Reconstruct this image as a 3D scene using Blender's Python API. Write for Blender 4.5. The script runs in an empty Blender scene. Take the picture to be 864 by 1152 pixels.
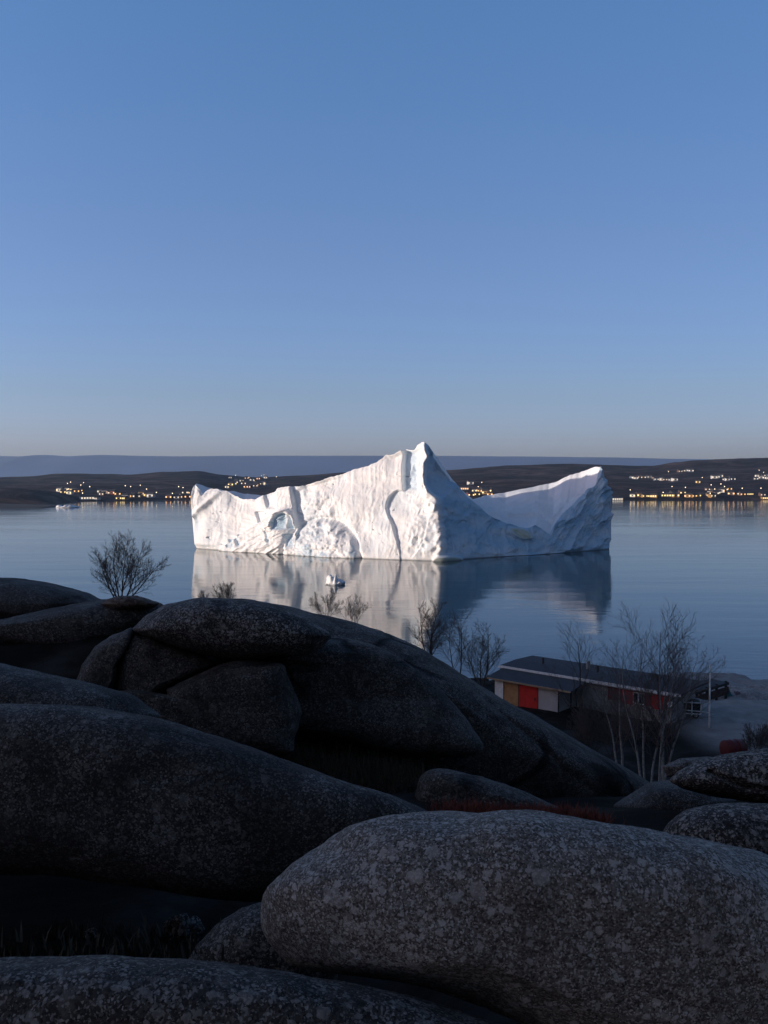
import bpy, math, random
import numpy as np
from math import radians, sin, cos, pi, atan2, hypot

S = bpy.context.scene
COL = S.collection
R = math.radians

# ------------------------------------------------------------------ camera
CAM = np.array((0.0, 0.0, 30.0))
PITCH = math.atan(40 / 1000.0)
cam_d = bpy.data.cameras.new('camera'); cam = bpy.data.objects.new('camera', cam_d); COL.objects.link(cam)
cam_d.sensor_fit = 'VERTICAL'; cam_d.sensor_height = 36.0; cam_d.lens = 31.25
cam_d.clip_start = 0.05; cam_d.clip_end = 60000
cam.location = tuple(CAM); cam.rotation_euler = (R(90) - PITCH, 0, 0)
S.camera = cam

# ------------------------------------------------------------------ light, sky, exposure
SUN_EL, SUN_AZ = R(6.5), atan2(-0.96, -0.30)          # azimuth from +Y towards +X
world = bpy.data.worlds.new('World'); S.world = world; world.use_nodes = True
wn, wl = world.node_tree.nodes, world.node_tree.links
bg = wn['Background']; bg.inputs['Strength'].default_value = 0.15
sky = wn.new('ShaderNodeTexSky'); sky.sky_type = 'NISHITA'; sky.sun_disc = False
sky.sun_elevation = SUN_EL; sky.sun_rotation = SUN_AZ
sky.air_density = 1.0; sky.dust_density = 0.6; sky.ozone_density = 3.0; sky.altitude = 30
wtc = wn.new('ShaderNodeTexCoord'); wsp = wn.new('ShaderNodeSeparateXYZ'); wl.new(wtc.outputs['Generated'], wsp.inputs[0])
wr = wn.new('ShaderNodeValToRGB'); wl.new(wsp.outputs[2], wr.inputs[0])
for k_, (p_, c_) in enumerate(((0.0, (.50, .52, .92)), (.04, (.52, .50, .86)), (.09, (.53, .475, .66)), (.25, (.62, .535, .66)), (.46, (.62, .66, .78)), (1.0, (.62, .66, .80)))):
    if k_ > 1: wr.color_ramp.elements.new(p_)
    wr.color_ramp.elements[k_].position = p_; wr.color_ramp.elements[k_].color = c_ + (1,)
wm = wn.new('ShaderNodeVectorMath'); wm.operation = 'MULTIPLY'; wl.new(sky.outputs[0], wm.inputs[0]); wl.new(wr.outputs[0], wm.inputs[1])
wm2 = wn.new('ShaderNodeVectorMath'); wm2.operation = 'SCALE'; wm2.inputs['Scale'].default_value = 2.0; wl.new(wm.outputs[0], wm2.inputs[0])
# the sky is brightest over the open water ahead and darker overhead and behind
wb = wn.new('ShaderNodeMapRange'); wb.interpolation_type = 'SMOOTHSTEP'; wb.inputs[1].default_value = .1; wb.inputs[2].default_value = .8; wb.inputs[3].default_value = .62; wb.inputs[4].default_value = 1.0; wl.new(wsp.outputs[1], wb.inputs[0])
wx = wn.new('ShaderNodeMapRange'); wx.inputs[1].default_value = -.45; wx.inputs[2].default_value = .45; wx.inputs[3].default_value = 1.12; wx.inputs[4].default_value = .80; wl.new(wsp.outputs[0], wx.inputs[0])
wmm = wn.new('ShaderNodeMath'); wmm.operation = 'MULTIPLY'; wl.new(wb.outputs[0], wmm.inputs[0]); wl.new(wx.outputs[0], wmm.inputs[1])
wx2 = wn.new('ShaderNodeMapRange'); wx2.interpolation_type = 'SMOOTHSTEP'; wx2.inputs[1].default_value = .42; wx2.inputs[2].default_value = .95; wx2.inputs[3].default_value = 1.0; wx2.inputs[4].default_value = .58; wl.new(wsp.outputs[0], wx2.inputs[0])
wmx = wn.new('ShaderNodeMath'); wmx.operation = 'MULTIPLY'; wl.new(wmm.outputs[0], wmx.inputs[0]); wl.new(wx2.outputs[0], wmx.inputs[1])
wm3 = wn.new('ShaderNodeVectorMath'); wm3.operation = 'SCALE'; wl.new(wm2.outputs[0], wm3.inputs[0]); wl.new(wmx.outputs[0], wm3.inputs['Scale'])
wt = wn.new('ShaderNodeMapRange'); wt.interpolation_type = 'SMOOTHSTEP'; wt.inputs[1].default_value = -.7; wt.inputs[2].default_value = .48
wty = wn.new('ShaderNodeMath'); wty.operation = 'MULTIPLY_ADD'; wl.new(wsp.outputs[0], wty.inputs[0]); wty.inputs[1].default_value = .9; wl.new(wsp.outputs[1], wty.inputs[2]); wl.new(wty.outputs[0], wt.inputs[0])
wtint = wn.new('ShaderNodeMix'); wtint.data_type = 'RGBA'; wtint.inputs[6].default_value = (1.9, 1.25, .95, 1); wtint.inputs[7].default_value = (1, 1, 1, 1); wl.new(wt.outputs[0], wtint.inputs[0])
wm4 = wn.new('ShaderNodeVectorMath'); wm4.operation = 'MULTIPLY'; wl.new(wm3.outputs[0], wm4.inputs[0]); wl.new(wtint.outputs[2], wm4.inputs[1])
wl.new(wm4.outputs[0], bg.inputs['Color'])
sd = bpy.data.lights.new('sun', 'SUN'); sun = bpy.data.objects.new('sun', sd); COL.objects.link(sun)
sd.energy = 3.5; sd.angle = R(0.6); sd.color = (1.0, 0.87, 0.75)
from mathutils import Vector, Matrix
tosun = Vector((sin(SUN_AZ) * cos(SUN_EL), cos(SUN_AZ) * cos(SUN_EL), sin(SUN_EL)))
sun.rotation_euler = tosun.to_track_quat('Z', 'Y').to_euler(); sun.location = (-60, -30, 90)
S.view_settings.view_transform = 'Standard'; S.view_settings.look = 'None'
S.view_settings.exposure = 0.35; S.view_settings.gamma = 1.0
S.cycles.max_bounces = 5; S.cycles.diffuse_bounces = 3; S.cycles.glossy_bounces = 3
S.cycles.volume_bounces = 0; S.cycles.use_denoising = True; S.cycles.sample_clamp_indirect = 4.0

random.seed(5)

# ------------------------------------------------------------------ projection helpers
_f = np.array((0, cos(PITCH), -sin(PITCH))); _u = np.array((0, sin(PITCH), cos(PITCH))); _r = np.array((1.0, 0, 0))
def ray(px, py):
    return (px - 432) / 1000.0 * _r + _f + (576 - py) / 1000.0 * _u
def at(px, py, Y):
    d = ray(px, py); return CAM + d * (Y / d[1])
def onwater(px, py):
    d = ray(px, py); return CAM + d * (-CAM[2] / d[2])
def project(P):
    v = P - CAM; k = v @ _f
    return 432 + 1000 * (v @ _r) / k, 576 - 1000 * (v @ _u) / k

# ------------------------------------------------------------------ numpy noise
def _hash(ix, iy, iz, seed):
    h = (ix.astype(np.int64) * 374761393 + iy.astype(np.int64) * 668265263 + iz.astype(np.int64) * 2147483647 + seed * 974634777) & 0xFFFFFFFF
    h = ((h ^ (h >> 13)) * 1274126177) & 0xFFFFFFFF
    h = (h ^ (h >> 16)) & 0xFFFFFFFF
    return h.astype(np.float64) / 4294967295.0 * 2 - 1
def noise3(x, y, z, seed=0):
    x, y, z = np.broadcast_arrays(np.asarray(x, float), np.asarray(y, float), np.asarray(z, float))
    ix, iy, iz = np.floor(x), np.floor(y), np.floor(z)
    fx, fy, fz = x - ix, y - iy, z - iz
    ux, uy, uz = [f * f * f * (f * (f * 6 - 15) + 10) for f in (fx, fy, fz)]
    r = 0
    for a in (0, 1):
        for b in (0, 1):
            for c in (0, 1):
                w = (ux if a else 1 - ux) * (uy if b else 1 - uy) * (uz if c else 1 - uz)
                r = r + w * _hash(ix + a, iy + b, iz + c, seed)
    return r
def fbm(x, y, z=0.0, o=4, seed=0, g=0.5):
    a, s, t = 1.0, 0.0, 0.0
    for k in range(o):
        f = 2.03 ** k
        s = s + a * noise3(np.asarray(x) * f + 7.1 * k, np.asarray(y) * f - 3.3 * k, np.asarray(z) * f + 1.7 * k, seed + k); t += a; a *= g
    return s / t * 1.6
def ridged(x, y, z=0.0, o=3, seed=0):
    a, s, t = 1.0, 0.0, 0.0
    for k in range(o):
        f = 2.1 ** k
        s = s + a * (1 - 2.2 * np.abs(noise3(np.asarray(x) * f, np.asarray(y) * f, np.asarray(z) * f, seed + k))); t += a; a *= 0.5
    return s / t
def sstep(a, b, x):
    t = np.clip((np.asarray(x, float) - a) / (b - a), 0, 1); return t * t * (3 - 2 * t)
def pl(x, pts):
    xs, ys = zip(*pts); return np.interp(x, xs, ys)

# ------------------------------------------------------------------ mesh helpers
def tag(o, label=None, cat=None, group=None, kind=None):
    if label: o['label'] = label
    if cat: o['category'] = cat
    if group: o['group'] = group
    if kind: o['kind'] = kind
    return o
def link_mesh(name, verts, faces, mat=None, parent=None, smooth=False, attrs=None):
    me = bpy.data.meshes.new(name)
    if isinstance(faces, np.ndarray):
        verts = np.asarray(verts, np.float32); n = faces.shape[0]; k = faces.shape[1]
        me.vertices.add(len(verts)); me.vertices.foreach_set('co', verts.ravel())
        me.loops.add(n * k); me.loops.foreach_set('vertex_index', faces.ravel().astype(np.int32))
        me.polygons.add(n); me.polygons.foreach_set('loop_start', np.arange(n, dtype=np.int32) * k)
        me.update(calc_edges=True)
    else:
        me.from_pydata([tuple(v) for v in verts], [], faces)
    if smooth: me.polygons.foreach_set('use_smooth', np.ones(len(me.polygons), bool))
    for nm, arr in (attrs or {}).items():
        a = me.attributes.new(nm, 'FLOAT', 'POINT'); a.data.foreach_set('value', np.asarray(arr, np.float32))
    me.validate(); me.update()
    o = bpy.data.objects.new(name, me); COL.objects.link(o)
    if mat: me.materials.append(mat)
    if parent: o.parent = parent
    return o
def grid_faces(nu, nv, closed_v=False):
    i = np.arange(nu - 1)[:, None]; j = np.arange(nv if closed_v else nv - 1)[None, :]; j2 = (j + 1) % nv
    return np.stack([(i * nv + j), ((i + 1) * nv + j), ((i + 1) * nv + j2), (i * nv + j2)], -1).reshape(-1, 4)
class MB:
    """collects boxes, tubes and prisms into one mesh"""
    def __init__(s): s.v, s.f = [], []
    def add(s, vs, fs):
        b = len(s.v); s.v += [tuple(map(float, v)) for v in vs]; s.f += [tuple(b + i for i in f) for f in fs]; return s
    def box(s, c, d, rz=0.0, bev=0.0):
        x, y, z = [k / 2 for k in d]; ca, sa = cos(rz), sin(rz)
        if bev <= 0:
            P = [(a * x, b * y, e * z) for a in (-1, 1) for b in (-1, 1) for e in (-1, 1)]
            F = [(0, 1, 3, 2), (4, 6, 7, 5), (0, 4, 5, 1), (2, 3, 7, 6), (0, 2, 6, 4), (1, 5, 7, 3)]
        else:
            q = [(x, y - bev), (x - bev, y), (-x + bev, y), (-x, y - bev), (-x, -y + bev), (-x + bev, -y), (x - bev, -y), (x, -y + bev)]
            P, F = [], []
            for zz, k in ((-z, 1 - bev / max(x, y)), (-z + bev, 1), (z - bev, 1), (z, 1 - bev / max(x, y))):
                P += [(a * k, b * k, zz) for a, b in q]
            for l in range(3): F += [(l * 8 + i, l * 8 + (i + 1) % 8, l * 8 + 8 + (i + 1) % 8, l * 8 + 8 + i) for i in range(8)]
            F += [tuple(range(7, -1, -1)), tuple(range(24, 32))]
        return s.add([(c[0] + p[0] * ca - p[1] * sa, c[1] + p[0] * sa + p[1] * ca, c[2] + p[2]) for p in P], F)
    def tube(s, pts, rad, n=6, cap=True):
        pts = [Vector(p) for p in pts]; rings = []; prev = None
        for i, p in enumerate(pts):
            t = (pts[min(i + 1, len(pts) - 1)] - pts[max(i - 1, 0)]).normalized()
            a = prev if prev is not None else (Vector((0, 0, 1)) if abs(t.z) < 0.9 else Vector((1, 0, 0)))
            a = (a - t * a.dot(t)); a = a.normalized() if a.length > 1e-6 else t.orthogonal().normalized()
            b = t.cross(a); prev = a; r = rad[i] if hasattr(rad, '__len__') else rad
            rings.append([p + (a * cos(2 * pi * k / n) + b * sin(2 * pi * k / n)) * r for k in range(n)])
        V = [v for q in rings for v in q]
        F = [(i * n + k, i * n + (k + 1) % n, (i + 1) * n + (k + 1) % n, (i + 1) * n + k) for i in range(len(pts) - 1) for k in range(n)]
        if cap: F += [tuple(range(n - 1, -1, -1)), tuple((len(pts) - 1) * n + k for k in range(n))]
        return s.add(V, F)
    def prism(s, poly, off):
        """poly: list of 3-D points, extruded by off"""
        n = len(poly); A = [Vector(p) for p in poly]; B = [p + Vector(off) for p in A]
        return s.add(A + B, [tuple(range(n)), tuple(range(2 * n - 1, n - 1, -1))] + [(i, n + i, n + (i + 1) % n, (i + 1) % n) for i in range(n)])
    def build(s, name, mat, parent=None, smooth=False):
        return link_mesh(name, s.v, s.f, mat, parent, smooth)
def empty(name, loc, rz=0.0):
    o = bpy.data.objects.new(name, None); COL.objects.link(o); o.location = tuple(map(float, loc)); o.rotation_euler = (0, 0, rz); o.empty_display_size = .3; return o
def copy_tree(o, parent=None):
    c = o.copy(); COL.objects.link(c)
    if parent: c.parent = parent
    for ch in [q for q in S.objects if q.parent == o]: copy_tree(ch, c)
    return c

# ------------------------------------------------------------------ materials
def new_mat(name):
    m = bpy.data.materials.new(name); m.use_nodes = True; nt = m.node_tree
    return m, nt.nodes, nt.links, nt.nodes['Principled BSDF']
def ramp(n, stops):
    r = n.new('ShaderNodeValToRGB'); e = r.color_ramp.elements
    while len(e) < len(stops): e.new(0.5)
    for q, (p, c) in zip(e, stops): q.position = p; q.color = tuple(c) + (1,) if len(c) == 3 else c
    return r
def mixc(n, l, fac, a, b, mode='MIX'):
    m = n.new('ShaderNodeMix'); m.data_type = 'RGBA'; m.blend_type = mode
    for sock, v in ((m.inputs[0], fac), (m.inputs[6], a), (m.inputs[7], b)):
        if isinstance(v, (int, float)): sock.default_value = v
        elif isinstance(v, tuple): sock.default_value = v + (1,) if len(v) == 3 else v
        else: l.new(v, sock)
    return m.outputs[2]
def math_n(n, l, op, a, b=0.0, clamp=False):
    m = n.new('ShaderNodeMath'); m.operation = op; m.use_clamp = clamp
    for sock, v in ((m.inputs[0], a), (m.inputs[1], b)):
        if isinstance(v, (int, float)): sock.default_value = v
        else: l.new(v, sock)
    return m.outputs[0]
def coords(n, l, scale=(1, 1, 1), loc=(0, 0, 0), rnd=True):
    tc = n.new('ShaderNodeTexCoord'); mp = n.new('ShaderNodeMapping'); mp.inputs['Scale'].default_value = scale; mp.inputs['Location'].default_value = loc
    l.new(tc.outputs['Object'], mp.inputs['Vector']); return mp.outputs[0]
def noise_n(n, l, vec, scale, detail=4, rough=0.55, dist=0.0):
    t = n.new('ShaderNodeTexNoise'); t.inputs['Scale'].default_value = scale; t.inputs['Detail'].default_value = detail
    t.inputs['Roughness'].default_value = rough; t.inputs['Distortion'].default_value = dist; l.new(vec, t.inputs['Vector']); return t.outputs[0]
def bump_n(n, l, h, strength, dist, bsdf, prev=None):
    b = n.new('ShaderNodeBump'); b.inputs['Strength'].default_value = strength; b.inputs['Distance'].default_value = dist
    l.new(h, b.inputs['Height'])
    if prev is not None: l.new(prev, b.inputs['Normal'])
    l.new(b.outputs[0], bsdf.inputs['Normal']); return b.outputs[0]
def plain(name, col, rough=0.6, var=0.25, scale=3.0, metal=0.0, bump=0.0):
    m, n, l, b = new_mat(name); v = coords(n, l)
    nz = noise_n(n, l, v, scale, 5, 0.6)
    r = ramp(n, [(0.3, tuple(c * (1 - var) for c in col)), (0.7, tuple(min(1, c * (1 + var)) for c in col))]); l.new(nz, r.inputs[0])
    l.new(r.outputs[0], b.inputs['Base Color']); b.inputs['Roughness'].default_value = rough; b.inputs['Metallic'].default_value = metal
    if bump: bump_n(n, l, nz, 0.5, bump, b)
    return m
def emit(name, col, strength):
    m, n, l, b = new_mat(name); b.inputs['Base Color'].default_value = (.3, .3, .3, 1)
    b.inputs['Emission Color'].default_value = col + (1,); b.inputs['Emission Strength'].default_value = strength; return m

def granite(name, dark, mid, light, clast=0.05, grain=0.012, clast_amt=0.5, bumpd=0.01, stain=(0.5, 0.62), lich=None, joint=0.0):
    """weathered granite: many sizes of irregular pale crystals and lichen, dark stains, thin joints"""
    m, n, l, b = new_mat(name); v = coords(n, l)
    def warped(amount, scale):
        w = n.new('ShaderNodeVectorMath'); w.operation = 'MULTIPLY_ADD'; t = n.new('ShaderNodeTexNoise'); t.inputs['Scale'].default_value = scale; t.inputs['Detail'].default_value = 4
        l.new(v, t.inputs['Vector']); l.new(t.outputs[1], w.inputs[0]); w.inputs[1].default_value = (amount,) * 3; l.new(v, w.inputs[2]); return w.outputs[0]
    wv = warped(clast * 1.6, 1.1 / clast)
    def vor(scale, vec=wv, feature='F1'):
        t = n.new('ShaderNodeTexVoronoi'); t.inputs['Scale'].default_value = scale; t.feature = feature; l.new(vec, t.inputs['Vector']); return t
    def sep(c):
        s_ = n.new('ShaderNodeSeparateColor'); l.new(c, s_.inputs[0]); return s_.outputs[0]
    dens = noise_n(n, l, v, 1.6, 5, .6, .6)                                  # where the pale flecks crowd together
    v2 = vor(1 / grain, v)
    fine = ramp(n, [(0.0, dark), (0.5, mid), (0.85, tuple(c * 1.4 for c in mid)), (1.0, light)]); l.new(sep(v2.outputs['Color']), fine.inputs[0])
    c1 = fine.outputs[0]
    for k, (sz, thr, amt) in enumerate(((clast * 3.2, .84, .62), (clast * 1.5, .66, .8), (clast * .75, .60, .8), (clast * .36, .66, .7))):
        t = vor(1 / sz); pick = math_n(n, l, 'ADD', sep(t.outputs['Color']), math_n(n, l, 'MULTIPLY', math_n(n, l, 'SUBTRACT', dens, .5), .9))
        on = ramp_s(n, l, pick, thr, thr + .16); core = ramp_s(n, l, t.outputs['Distance'], .48, .36)
        f = math_n(n, l, 'MULTIPLY', math_n(n, l, 'MULTIPLY', on, core), amt * clast_amt)
        c1 = mixc(n, l, f, c1, mixc(n, l, sep(vor(1 / sz, wv).outputs['Color']), tuple(c * .45 for c in light), tuple(c * (.9 + .1 * k) for c in light)))
    v1 = vor(1 / (clast * 1.2))
    pits = ramp_s(n, l, noise_n(n, l, v, .9 / clast, 4, .65), .60, .70); c1 = mixc(n, l, math_n(n, l, 'MULTIPLY', pits, .6), c1, tuple(c * .6 for c in dark))
    pn = noise_n(n, l, v, 0.8, 8, 0.66, 0.6)
    patch = ramp_s(n, l, pn, stain[0], stain[1])
    c2 = mixc(n, l, math_n(n, l, 'MULTIPLY', patch, 0.6), c1, tuple(c * .8 for c in dark))
    if lich:
        ln = ramp_s(n, l, noise_n(n, l, v, 2.3, 9, 0.75, 1.0), 0.52, 0.64)
        c2 = mixc(n, l, math_n(n, l, 'MULTIPLY', ln, 0.6), c2, lich)
    sv = coords(n, l, (1.0, 1.0, .16)); streak = ramp_s(n, l, noise_n(n, l, sv, 2.2, 6, .65, .4), .52, .66)
    c2 = mixc(n, l, math_n(n, l, 'MULTIPLY', streak, .38), c2, tuple(c * .9 for c in dark))
    h = math_n(n, l, 'ADD', math_n(n, l, 'MULTIPLY', v1.outputs['Distance'], -0.6), math_n(n, l, 'MULTIPLY', v2.outputs['Distance'], -0.3))
    p = None
    if joint:
        jv = warped(joint * .35, .8 / joint); j = vor(1 / joint, jv, 'DISTANCE_TO_EDGE'); jl = ramp_s(n, l, j.outputs['Distance'], 0.0, .035)
        gate = ramp_s(n, l, noise_n(n, l, v, .6 / joint, 2, .5), .50, .60); jl = math_n(n, l, 'MAXIMUM', jl, gate)
        c2 = mixc(n, l, math_n(n, l, 'MULTIPLY', math_n(n, l, 'SUBTRACT', 1.0, jl), .85), c2, tuple(c * .25 for c in dark))
        p = bump_n(n, l, jl, 1.0, joint * .05, b)
    l.new(c2, b.inputs['Base Color'])
    rr = ramp(n, [(0.3, (.6,) * 3), (0.8, (.9,) * 3)]); l.new(pn, rr.inputs[0]); l.new(rr.outputs[0], b.inputs['Roughness'])
    b.inputs['Specular IOR Level'].default_value = 0.14
    p = bump_n(n, l, h, 0.8, bumpd, b, p)
    bump_n(n, l, noise_n(n, l, v, 4.0, 9, 0.7), 0.8, bumpd * 7, b, p)
    return m
def ramp_s(n, l, val, a, b_):
    mr = n.new('ShaderNodeMapRange'); mr.interpolation_type = 'SMOOTHSTEP'; mr.inputs[1].default_value = a; mr.inputs[2].default_value = b_
    mr.clamp = True; l.new(val, mr.inputs[0]); return mr.outputs[0]

M = {}
M['clast'] = granite('clast_granite', (.058, .048, .041), (.165, .143, .122), (.50, .455, .41), clast=.020, grain=.006, clast_amt=1.0, bumpd=.009, stain=(.50, .68))
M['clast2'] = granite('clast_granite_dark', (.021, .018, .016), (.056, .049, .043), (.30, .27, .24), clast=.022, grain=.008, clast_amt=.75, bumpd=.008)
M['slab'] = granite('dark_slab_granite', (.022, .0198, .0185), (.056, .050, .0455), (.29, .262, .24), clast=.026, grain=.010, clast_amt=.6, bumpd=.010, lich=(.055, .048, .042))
M['grey'] = granite('grey_dome_granite', (.024, .020, .0175), (.068, .058, .051), (.27, .235, .21), clast=.05, grain=.02, clast_amt=.5, bumpd=.020, lich=(.115, .098, .082), joint=3.2)
M['cap'] = granite('cap_granite', (.020, .017, .0155), (.062, .053, .047), (.42, .37, .33), clast=.045, grain=.018, clast_amt=.95, bumpd=.020)
M['brown'] = granite('brown_granite', (.05, .032, .024), (.13, .088, .065), (.26, .2, .16), clast=.1, grain=.04, clast_amt=.5, bumpd=.03)

def mat_water():
    m, n, l, b = new_mat('sea_water'); tc = n.new('ShaderNodeTexCoord')
    b.inputs['Base Color'].default_value = (.008, .04, .055, 1); b.inputs['Roughness'].default_value = .075; b.inputs['IOR'].default_value = 1.29
    mp = n.new('ShaderNodeMapping'); mp.inputs['Scale'].default_value = (.16, .5, .5); l.new(tc.outputs['Object'], mp.inputs[0])
    mp2 = n.new('ShaderNodeMapping'); mp2.inputs['Scale'].default_value = (.012, .05, .05); l.new(tc.outputs['Object'], mp2.inputs[0])
    a = noise_n(n, l, mp.outputs[0], 1.0, 3, .5); c = noise_n(n, l, mp2.outputs[0], 1.0, 2, .5)
    patch = ramp_s(n, l, noise_n(n, l, mp2.outputs[0], .22, 2, .5, .6), .45, .6)
    h = math_n(n, l, 'MULTIPLY', a, math_n(n, l, 'ADD', .35, math_n(n, l, 'MULTIPLY', patch, .65)))
    p = bump_n(n, l, h, 1.0, .055, b)
    bump_n(n, l, c, 1.0, .16, b, p)
    return m
M['water'] = mat_water()

def mat_ground():
    m, n, l, b = new_mat('soil_and_bedrock'); v = coords(n, l)
    a = noise_n(n, l, v, .35, 8, .65, .5); r = ramp(n, [(.35, (.008, .007, .006)), (.5, (.016, .013, .010)), (.66, (.04, .038, .036))]); l.new(a, r.inputs[0])
    geo = n.new('ShaderNodeTexCoord'); sep = n.new('ShaderNodeSeparateXYZ'); l.new(geo.outputs['Object'], sep.inputs[0])
    at_ = n.new('ShaderNodeAttribute'); at_.attribute_name = 'shore'
    c2 = ramp(n, [(.3, (.20, .19, .18)), (.7, (.36, .345, .33))]); l.new(noise_n(n, l, v, .5, 8, .7), c2.inputs[0])
    l.new(mixc(n, l, at_.outputs['Fac'], r.outputs[0], c2.outputs[0]), b.inputs['Base Color'])
    b.inputs['Roughness'].default_value = .95; b.inputs['Specular IOR Level'].default_value = .05; bump_n(n, l, noise_n(n, l, v, 3.0, 8, .7), .8, .12, b)
    return m
M['ground'] = mat_ground()
def mat_hills():
    m, n, l, b = new_mat('bare_tundra'); v = coords(n, l, (1, 1.4, 3))
    a = noise_n(n, l, v, .010, 9, .72, 1.2); r = ramp(n, [(.36, (.010, .008, .008)), (.46, (.026, .018, .015)), (.53, (.07, .047, .040)), (.62, (.15, .11, .098))]); l.new(a, r.inputs[0])
    b2 = noise_n(n, l, v, .05, 6, .7); k = mixc(n, l, .35, r.outputs[0], ramp_c(n, l, b2, (.008,) * 3, (.06, .052, .05)))
    l.new(k, b.inputs['Base Color']); b.inputs['Roughness'].default_value = .95; b.inputs['Specular IOR Level'].default_value = .1
    bump_n(n, l, a, .6, 8, b); return m
def ramp_c(n, l, val, c0, c1):
    r = ramp(n, [(.35, c0), (.65, c1)]); l.new(val, r.inputs[0]); return r.outputs[0]
M['hills'] = mat_hills()
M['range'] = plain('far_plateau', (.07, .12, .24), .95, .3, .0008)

def mat_ice():
    m, n, l, b = new_mat('glacier_ice')
    v = coords(n, l)
    def attr(nm):
        a = n.new('ShaderNodeAttribute'); a.attribute_name = nm; return a.outputs['Fac']
    nz = noise_n(n, l, v, .12, 7, .62, .3)
    base = ramp(n, [(.3, (.80, .82, .83)), (.6, (.90, .90, .89))]); l.new(nz, base.inputs[0])
    vein = ramp_s(n, l, noise_n(n, l, v, .33, 8, .75, 1.2), .60, .70)
    c = mixc(n, l, math_n(n, l, 'MULTIPLY', vein, .2), base.outputs[0], (.58, .66, .70))
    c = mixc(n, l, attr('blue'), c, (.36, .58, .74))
    c = mixc(n, l, attr('green'), c, (.45, .52, .42))
    c = mixc(n, l, attr('wet'), c, (.16, .18, .19))
    l.new(c, b.inputs['Base Color']); b.inputs['Roughness'].default_value = .55; b.inputs['Specular IOR Level'].default_value = .3
    mp = coords(n, l, (1, 1, .35))
    p = bump_n(n, l, noise_n(n, l, mp, .55, 8, .7, .5), .5, .11, b)
    bump_n(n, l, noise_n(n, l, v, 2.2, 5, .6), .4, .06, b, p)
    return m
M['ice'] = mat_ice()

# ================================================================== SETTING
# water: one sheet to the far range
o = link_mesh('water', [(-9500, -900, 0), (9500, -900, 0), (9500, 9600, 0), (-9500, 9600, 0)], [(0, 1, 2, 3)], M['water']); tag(o, kind='structure')
o = link_mesh('seabed', [(-9500, -900, -14), (9500, -900, -14), (9500, 9600, -14), (-9500, 9600, -14)], [(0, 1, 2, 3)], plain('seabed_silt', (.03, .04, .04), .9)); tag(o, kind='structure')

# near hillside --------------------------------------------------------
def ground_z(x, y):
    x = np.asarray(x, float); y = np.asarray(y, float)
    z = pl(y, [(-300, 22), (-150, 25), (-60, 27.4), (-15, 28.3), (0, 28.1), (3, 27.75), (5, 27.2), (8, 26.5), (11, 25.8), (14, 24.7), (18, 23.4), (24, 21.2), (32, 16.8), (42, 11.5), (56, 8.0), (72, 7.3), (88, 7.0), (96, 5.0), (108, 2.6), (126, 1.0), (134, -1.0), (160, -9)])
    # the left side falls to the sea sooner, the right keeps a low pale point of land
    sh = sstep(6, -40, x) * sstep(27, 45, y); z = z - sh * 14 + 3.2 * sstep(-2.5, -5.5, x) * sstep(13, 18, y) * sstep(31, 25, y)
    z = z - .75 * sstep(1.0, -.3, x) * sstep(3.2, 5.0, y) * sstep(12, 8.5, y) * sstep(-12, -8, x)
    near = sstep(80, 95, y) * sstep(150, 110, y)
    z = z + near * (fbm(x * .03, y * .05, 0, 3, 11) * .9)
    hl = np.exp(-(((x + 205) / 55) ** 2)) * sstep(95, 30, y) * 92                                # unseen hill added on the left to keep the sun off the foreground
    z = np.where(hl > 0.5, np.maximum(z, 0) * sstep(60, 0, hl) + hl + fbm(x * .02, y * .02, 0, 4, 3) * 6, z)
    amp = np.clip(np.abs(y) * .03, .08, 1.0) * (1 - sstep(60, 66, y) * sstep(96, 92, y) * .9)
    return z + fbm(x * .22, y * .22, 0, 5, 21) * amp * .8
xs = np.concatenate([np.linspace(-420, -42, 90), np.linspace(-40, 90, 300), np.linspace(92, 420, 60)])
ys = np.concatenate([np.linspace(-300, -12, 60), np.linspace(-10, 30, 160), np.linspace(30.4, 165, 220)])
X, Y = np.meshgrid(xs, ys, indexing='ij'); Z = ground_z(X, Y)
shore = sstep(70, 80, Y + fbm(X * .08, Y * .08, 0, 3, 5) * 5) * sstep(25, 30, X)
o = link_mesh('ground', np.stack([X, Y, Z], -1).reshape(-1, 3), grid_faces(len(xs), len(ys)), M['ground'], smooth=True, attrs={'shore': shore.ravel()}); tag(o, kind='structure')

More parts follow.
